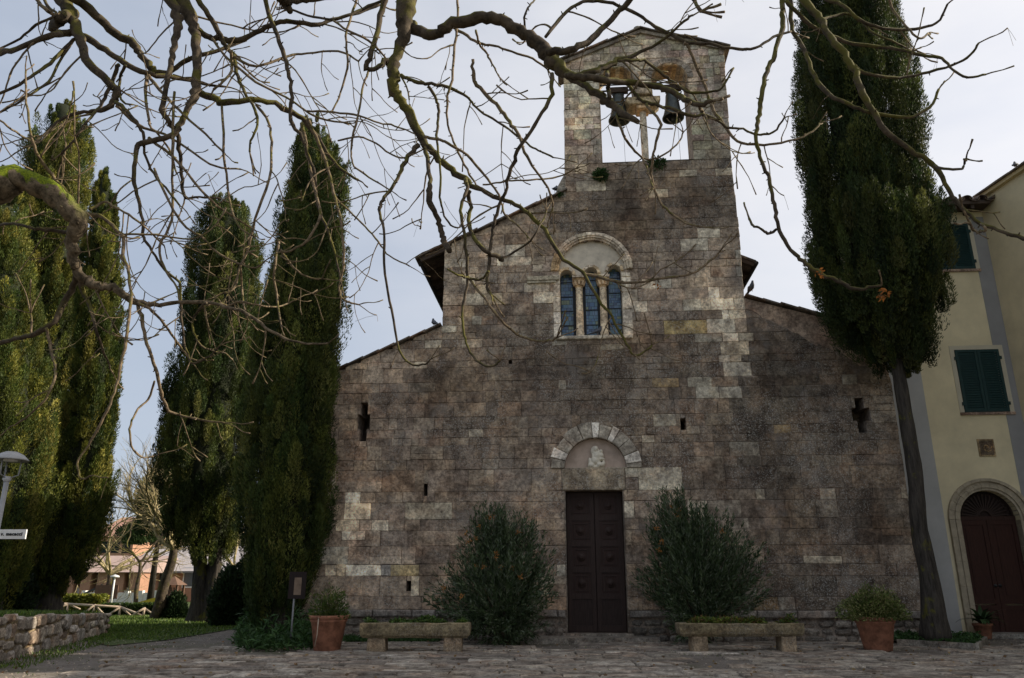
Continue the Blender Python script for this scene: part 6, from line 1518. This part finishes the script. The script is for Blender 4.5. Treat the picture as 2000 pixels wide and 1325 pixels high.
# ------------------------------------------------------------------ oleanders
OL = [(.045, .075, .03), (.075, .11, .05), (.10, .135, .07), (.14, .17, .12), (.035, .06, .022)]
def oleander(label, rows, Y, base, n, seed, flowers):
    rs = np.random.RandomState(seed); t = empty('oleander_bush', base); tag(t, label, 'bush', 'oleander bushes flanking the church door')
    secs = sorted([(P((a+b)/2, py, Y).z, P((a+b)/2, py, Y).x-base[0], P(b, py, Y).x-P((a+b)/2, py, Y).x) for py, a, b in rows]); zz = np.array([s[0] for s in secs]); cx = np.array([s[1] for s in secs]); rr = np.array([s[2] for s in secs])
    zg = np.linspace(zz[0], zz[-1], 200); w = np.interp(zg, zz, rr)**1.4; ns = n//28
    z = rs.choice(zg, ns, p=w/w.sum()); ph = rs.uniform(0, 6.28, ns); q = rs.rand(ns)**.45
    rr = rr*.86; lump = np.array([noise.noise(Vector((math.cos(a)*1.4+seed, math.sin(a)*1.4, b*1.3))) for a, b in zip(ph, z)])
    r = np.interp(z, zz, rr)*q*(1.0+.7*lump); S = np.stack([np.interp(z, zz, cx)+np.cos(ph)*r, np.sin(ph)*r*.8, z], 1)
    dirs = S-np.array([0, 0, .5]); dirs = dirs/np.linalg.norm(dirs, axis=1)[:, None]+np.array([0, 0, .35])
    idx = np.repeat(np.arange(ns), 28); tt = rs.rand(len(idx)); C = S[idx]+dirs[idx]*((tt-.5)*.6)[:, None]; D = dirs[idx]*.8+rnd_unit(len(idx))*.75+np.array([0, 0, .15])
    blades('foliage', C, D, rs.uniform(.09, .17, len(idx)), .024, np.array(OL)[rs.randint(0, 5, len(idx))]*rs.uniform(.6, 1.35, (len(idx), 1)), M['leaf'], t, bend=.1)
    for k in range(16):
        j = rs.randint(ns); MB().tube([(rs.normal()*.12, rs.normal()*.1, 0), tuple(S[j]*np.array([.4, .4, .5])), tuple(S[j]*np.array([.9, .9, .95]))], [.022, .015, .006], 5).build('stem', M['bark'], t)
    for (px, py) in flowers:
        p = P(px, py, Y-.15)-Vector(base); r_ = np.interp(p.z, zz, rr); p.y = -min(.75*r_, 1.0); C = rnd_unit(16)*.035
        V = blades('seed_head', C+np.array(p), rnd_unit(16)+np.array([0, 0, .4]), .07, .025, np.array([.36, .17, .05])*rs.uniform(.6, 1.3, (16, 1)), M['leaf'], t)
gl_ = G(985, 1252)
oleander('green oleander bush left of the church door, with orange seed heads', [(1012, 930, 975), (1040, 915, 1045), (1090, 900, 1065), (1140, 880, 1080), (1190, 870, 1078), (1225, 900, 1050), (1256, 945, 1030)], 18.6, (gl_.x, 18.6, 0), 27000, 31,
         [(955, 1012), (937, 1030), (912, 1045), (1012, 1042), (930, 1055), (917, 1060), (971, 1083), (932, 1108), (945, 1107), (980, 1108), (1000, 1110), (1015, 1128), (968, 1090), (870, 1150), (905, 1165), (960, 1010)])
gr_ = G(1340, 1250)
oleander('green oleander bush right of the church door, behind the trough', [(985, 1290, 1345), (1010, 1275, 1370), (1040, 1265, 1425), (1075, 1240, 1450), (1120, 1250, 1465), (1170, 1262, 1470), (1215, 1300, 1425), (1250, 1325, 1390)], 18.5, (gr_.x, 18.5, 0), 29000, 32,
         [(1310, 990), (1276, 1035), (1283, 1062), (1278, 1078), (1322, 998), (1400, 1042), (1318, 1010)])
# ------------------------------------------------------------------ pots and troughs
def pot(label, px, pw, pyb, h_px, group='large terracotta pots'):
    g = G(px, pyb); f = g.y*CP+(0-CAM_Z)*SP; k = f/FPX; R0 = pw/2*k; h = h_px*k*1.02
    t = empty('terracotta_pot', g+Vector((0, R0*.6, 0))); tag(t, label, 'pot', group)
    MB().lathe([(R0*.62, 0), (R0*.64, .01), (R0*.86, h*.80), (R0*.9, h*.82), (R0*.93, h*.87), (R0*.9, h*.875), (R0*.96, h*.89), (R0*1.0, h*.95), (R0*.99, h), (R0*.9, h), (R0*.86, h*.92), (R0*.8, h*.85)], 32).build('pot_body', M['terracotta'], t)
    MB().lathe([(R0*.84, h*.9), (.001, h*.93)], 20).build('soil', M['soil'], t); return t, R0, h
t1, r1, h1 = pot('large terracotta pot at the church corner, with a thin cord down its side', 633, 80, 1274, 66)
MB().tube([(-r1*.3, -r1*.97, h1*.95), (-r1*.32, -r1*.95, h1*.5), (-r1*.45, -r1*.75, h1*.15)], .011, 5, (1, 1, 1)).build('cord', M['fencewood'], t1)
t2, r2, h2 = pot('large terracotta pot with variegated bush, before the tall cypress', 1727, 82, 1273, 62)
def potplant(label, t, r, h, H, n, cols, ln, w, seed, wide=1.0, name='potted_plant'):
    rs = np.random.RandomState(seed); o = empty(name, (t.location.x, t.location.y, h*.9)); tag(o, label, 'plant')
    u = rnd_unit(n); u[:, 2] = np.abs(u[:, 2]); q = rs.rand(n, 1)**.5; lump = np.array([noise.noise(Vector((a*2+seed, b*2, c*2))) for a, b, c in u])[:, None]
    C = u*q*(1+.5*lump)*np.array([r*wide, r*wide, H]); D = u+rnd_unit(n)*.6+np.array([0, 0, .4])
    blades('foliage', C, D, rs.uniform(.6, 1.3, n)*ln, w, np.array(cols)[rs.randint(0, len(cols), n)]*rs.uniform(.6, 1.4, (n, 1)), M['leaf'], o, bend=.15)
    for k in range(8): a = k*.8; MB().tube([(0, 0, 0), (math.cos(a)*r*.4*wide, math.sin(a)*r*.4*wide, H*.5), (math.cos(a)*r*.7*wide, math.sin(a)*r*.7*wide, H*.85)], [.012, .009, .004], 4).build('stem', M['bark'], o)
    return o
potplant('sparse green and straw coloured plant in the left terracotta pot', t1, r1, h1, .62, 1500, [(.06, .10, .02), (.12, .13, .04), (.09, .12, .03), (.05, .09, .02)], .08, .03, 41, 1.0)
potplant('rounded yellow green variegated bush in the right terracotta pot', t2, r2, h2, .66, 8500, [(.10, .14, .035), (.17, .19, .07), (.07, .10, .025), (.22, .22, .10)], .06, .035, 42, 1.55)
# small pot with aspidistra at the brown door
p3 = LW(HF(1886, 1190)[0], HY-.75, 0); k = 1
t3 = empty('terracotta_pot', p3); tag(t3, 'small dark terracotta pot beside the arched brown door', 'pot')
MB().lathe([(.15, 0), (.21, .30), (.23, .31), (.23, .36), (.2, .36), (.19, .30)], 24).build('pot_body', M['terracotta'], t3); MB().lathe([(.2, .32), (.001, .33)], 12).build('soil', M['soil'], t3)
asp = empty('potted_plant', p3+Vector((0, 0, .32))); tag(asp, 'dark broad leaved plant in the small pot by the brown door', 'plant')
rs = np.random.RandomState(5)
for k in range(34):
    a = rs.uniform(0, 6.28); ln = rs.uniform(.4, .75); el = rs.uniform(.6, 1.35); s = MB(); vs = []; fs = []; m_ = 8; w = rs.uniform(.045, .07); x = y = 0; zc = 0; e = el
    for i in range(m_+1):
        ww = w*math.sin(math.pi*min(1, (i/m_)**.8*.95+.03)); vs += [(x*math.cos(a)-ww*math.sin(a), x*math.sin(a)+ww*math.cos(a), zc), (x*math.cos(a)+ww*math.sin(a), x*math.sin(a)-ww*math.cos(a), zc)]
        x += ln/m_*math.cos(e); zc += ln/m_*math.sin(e); e -= rs.uniform(.12, .26)
    for i in range(m_): fs.append((2*i, 2*i+1, 2*i+3, 2*i+2))
    s.add(vs, fs, vc((.03, .06, .022), .7, 1.8), True); s.build('leaf', M['leaf'], asp)
def trough(label, x0, x1, ytop, ybot, yfoot, l0, l1, lw_, plants, seed):
    random.seed(seed); g = G((x0+x1)/2, yfoot); Y = g.y; a = P(x0, ytop, Y); b = P(x1, ytop, Y); zt, zb = P((x0+x1)/2, ytop, Y).z, P((x0+x1)/2, ybot, Y).z
    t = empty('stone_trough', ((a.x+b.x)/2, Y+.25, 0)); tag(t, label, 'trough', 'stone troughs on blocks before the church'); L2 = (b.x-a.x)/2
    bm = bmesh.new(); nx, nz_ = 26, 5; d = .26
    # front/back/end shells as a hollow block with wobble
    def shell(pts_o): pass
    s = MB(); 
    def ring(x, ins, z): return None
    N = 24; vs = []; rows = [(-.0, zb, .06), (-.0, zb+.05, .015), (-.0, (zb+zt)/2, .0), (-.0, zt-.02, .0), (0, zt, .012), (0, zt, .07), (0, zt-.06, .085)]
    per = []
    for i in range(N+1): per.append((-L2+2*L2*i/N, -d, 0, -1))
    for i in range(1, 6): per.append((L2, -d+2*d*i/6, 1, 0))
    for i in range(N+1): per.append((L2-2*L2*i/N, d, 0, 1))
    for i in range(1, 6): per.append((-L2, d-2*d*i/6, -1, 0))
    m_ = len(per)
    for (o_, z, ins) in rows:
        for (x, y, nx_, ny_) in per:
            q = noise.noise(Vector((x*3+seed, y*3, z*5)))*.018
            sx = max(-L2+ins, min(L2-ins, x)); sy = max(-d+ins, min(d-ins, y)); vs.append((sx+nx_*q, sy+ny_*q, z+q*.8))
    fs = []
    for r_ in range(len(rows)-1):
        for k in range(m_): fs.append((r_*m_+k, r_*m_+(k+1) % m_, (r_+1)*m_+(k+1) % m_, (r_+1)*m_+k))
    fs.append(tuple(reversed(range(m_)))); s.add(vs, fs, (.20, .165, .10)); s.build('basin', M['rubble'], t)
    MB().box((-L2+.06, -d+.06, zb+.05), (L2-.06, d-.06, zt-.03)).build('soil', M['soil'], t)
    for (lx_) in (l0, l1):
        c = P(lx_, yfoot-10, Y); cx_ = c.x-(a.x+b.x)/2; hw = lw_/2*Y/FPX; s = MB(); s.prism([(cx_-hw, 0), (cx_+hw, 0), (cx_+hw*.95, zb+.01), (cx_-hw*.95, zb+.01)], -.2, .2, vc((.30, .235, .16), .8, 1.1), .02, .012); s.build('leg', M['rubble'], t)
    ctr = Vector(((a.x+b.x)/2, Y+.25, zt-.04)); n = plants[1]; X = RS.uniform(-L2*.9, L2*.9, n)
    dens = np.array([noise.noise(Vector((x*2.2+seed, 0, 0))) for x in X]); k = dens > plants[3]; X = X[k]; n = len(X)
    C = np.stack([X, RS.uniform(-.18, .18, n), RS.rand(n)*plants[2]*(.4+dens[k])], 1); D = rnd_unit(n)+np.array([0, 0, .9])
    o = blades('trough_plants', C, D, RS.uniform(.05, .13, n), .03, np.array(plants[4])[RS.randint(0, len(plants[4]), n)]*RS.uniform(.6, 1.4, (n, 1)), M['leaf'], None, ctr, bend=.2); tag(o, plants[0], 'plants')
trough('mossy brown stone trough left of the church door, on two blocks', 703, 918, 1217, 1247, 1276, 733, 883, 35, ('low green plants growing in the left trough', 1800, .16, -.25, [(.06, .11, .02), (.09, .14, .03), (.04, .08, .02)]), 3)
trough('pale speckled stone trough right of the church door, on two blocks', 1328, 1570, 1218, 1244, 1276, 1370, 1545, 28, ('green and withered plants growing in the right trough', 1700, .25, -.1, [(.08, .12, .02), (.12, .15, .02), (.13, .08, .03), (.05, .08, .02)]), 9)
# ------------------------------------------------------------------ lamp, street sign, information board
Y = 15.0; c = P(27, 893, Y); lamp = tag(empty('street_lamp', (c.x-.05, Y, 0)), 'grey street lamp with a shallow dome head at the left edge', 'street lamp'); zt = P(25, 936, Y).z; Rr = 31*Y/FPX*1.02
MB().tube([(0, 0, 0), (0, 0, zt-.02)], .045, 12, (.8, .8, .8)).build('pole', M['metal'], lamp)
MB().lathe([(.05, -.05), (.08, 0), (.05, .05)], 14, (0, 0, zt)).build('collar', M['metal'], lamp)
zd = P(27, 899, Y).z
for a in (.3, 2.4, 4.5): MB().tube([(math.cos(a)*.05, math.sin(a)*.05, zt+.02), (math.cos(a)*.18, math.sin(a)*.18, zt+.08), (math.cos(a)*.19, math.sin(a)*.19, zd+.02)], .014, 6, (.6, .6, .6)).build('arm', M['metal'], lamp)
MB().lathe([(.001, .17), (Rr*.35, .155), (Rr*.7, .10), (Rr*.95, .025), (Rr, 0), (Rr*.97, -.012), (Rr*.5, .01), (.001, .02)], 36, (0, 0, zd), (.8, .79, .78)).build('lamp_shade', M['metal'], lamp)
MB().lathe([(.001, .0), (.13, .0), (.12, -.03), (.001, -.035)], 20, (0, 0, zd+.01)).build('lamp_glass', M['white'], lamp)
Y = 10.0; a = P(-32, 1029, Y); b = P(53, 1034, Y); zb_ = P(50, 1053, Y).z
sg = tag(empty('street_sign', (P(-36, 1050, Y).x, Y, 0)), 'white street name plate reading v. macacci at the left edge', 'street sign')
ox = sg.location.x; zt_ = P(52, 1034.5, Y).z
MB().tube([(0, .05, 0), (0, .05, zt_+.12)], .03, 10, (.7, .7, .7)).build('pole', M['metal'], sg)
pl = MB().box((-.02, -.012, zb_), (b.x-ox, .012, zt_), (.92, .92, .92)).build('plate', M['white'], sg)
def text(body, size, loc, mat, parent, name='lettering', bold=.0):
    cu = bpy.data.curves.new(name, 'FONT'); cu.body = body; cu.size = size; cu.extrude = .002; cu.offset = bold; cu.space_character = 1.12
    ob = bpy.data.objects.new(name, cu); COL.objects.link(ob); dg = bpy.context.evaluated_depsgraph_get(); dg.update(); me = bpy.data.meshes.new_from_object(ob.evaluated_get(dg)); bpy.data.objects.remove(ob); bpy.data.curves.remove(cu)
    me.name = name; me.materials.clear(); me.materials.append(mat); o = bpy.data.objects.new(name, me); COL.objects.link(o); o.parent = parent; o.location = loc; o.rotation_euler = (math.pi/2, 0, 0); return o
hgt = zt_-zb_; text('v. macacci', hgt*.50, (P(3, 1045, Y).x-ox, -.016, zb_+hgt*.36), M['black'], pl, bold=.0022)
Y = 17.6; a = P(571, 1117, Y); b = P(600, 1170, Y); ib = tag(empty('information_board', ((a.x+b.x)/2-.05, Y, 0)), 'dark framed information board on a thin post by the church corner', 'sign'); hw = (b.x-a.x)/2
MB().tube([(-.05, .0, 0), (-.05, .0, b.z)], .02, 8, (.45, .45, .45)).build('post', M['metal'], ib)
MB().box((-hw, -.02, b.z), (hw, .02, a.z), (.35, .3, .3)).build('frame', M['darkwood'], ib)
MB().box((-hw*.35, -.026, b.z+.08), (hw*.5, -.021, a.z-.12)).build('notice', mat_plain('faded_paper', (.17, .12, .085), .4, 5, .8, .05), ib)
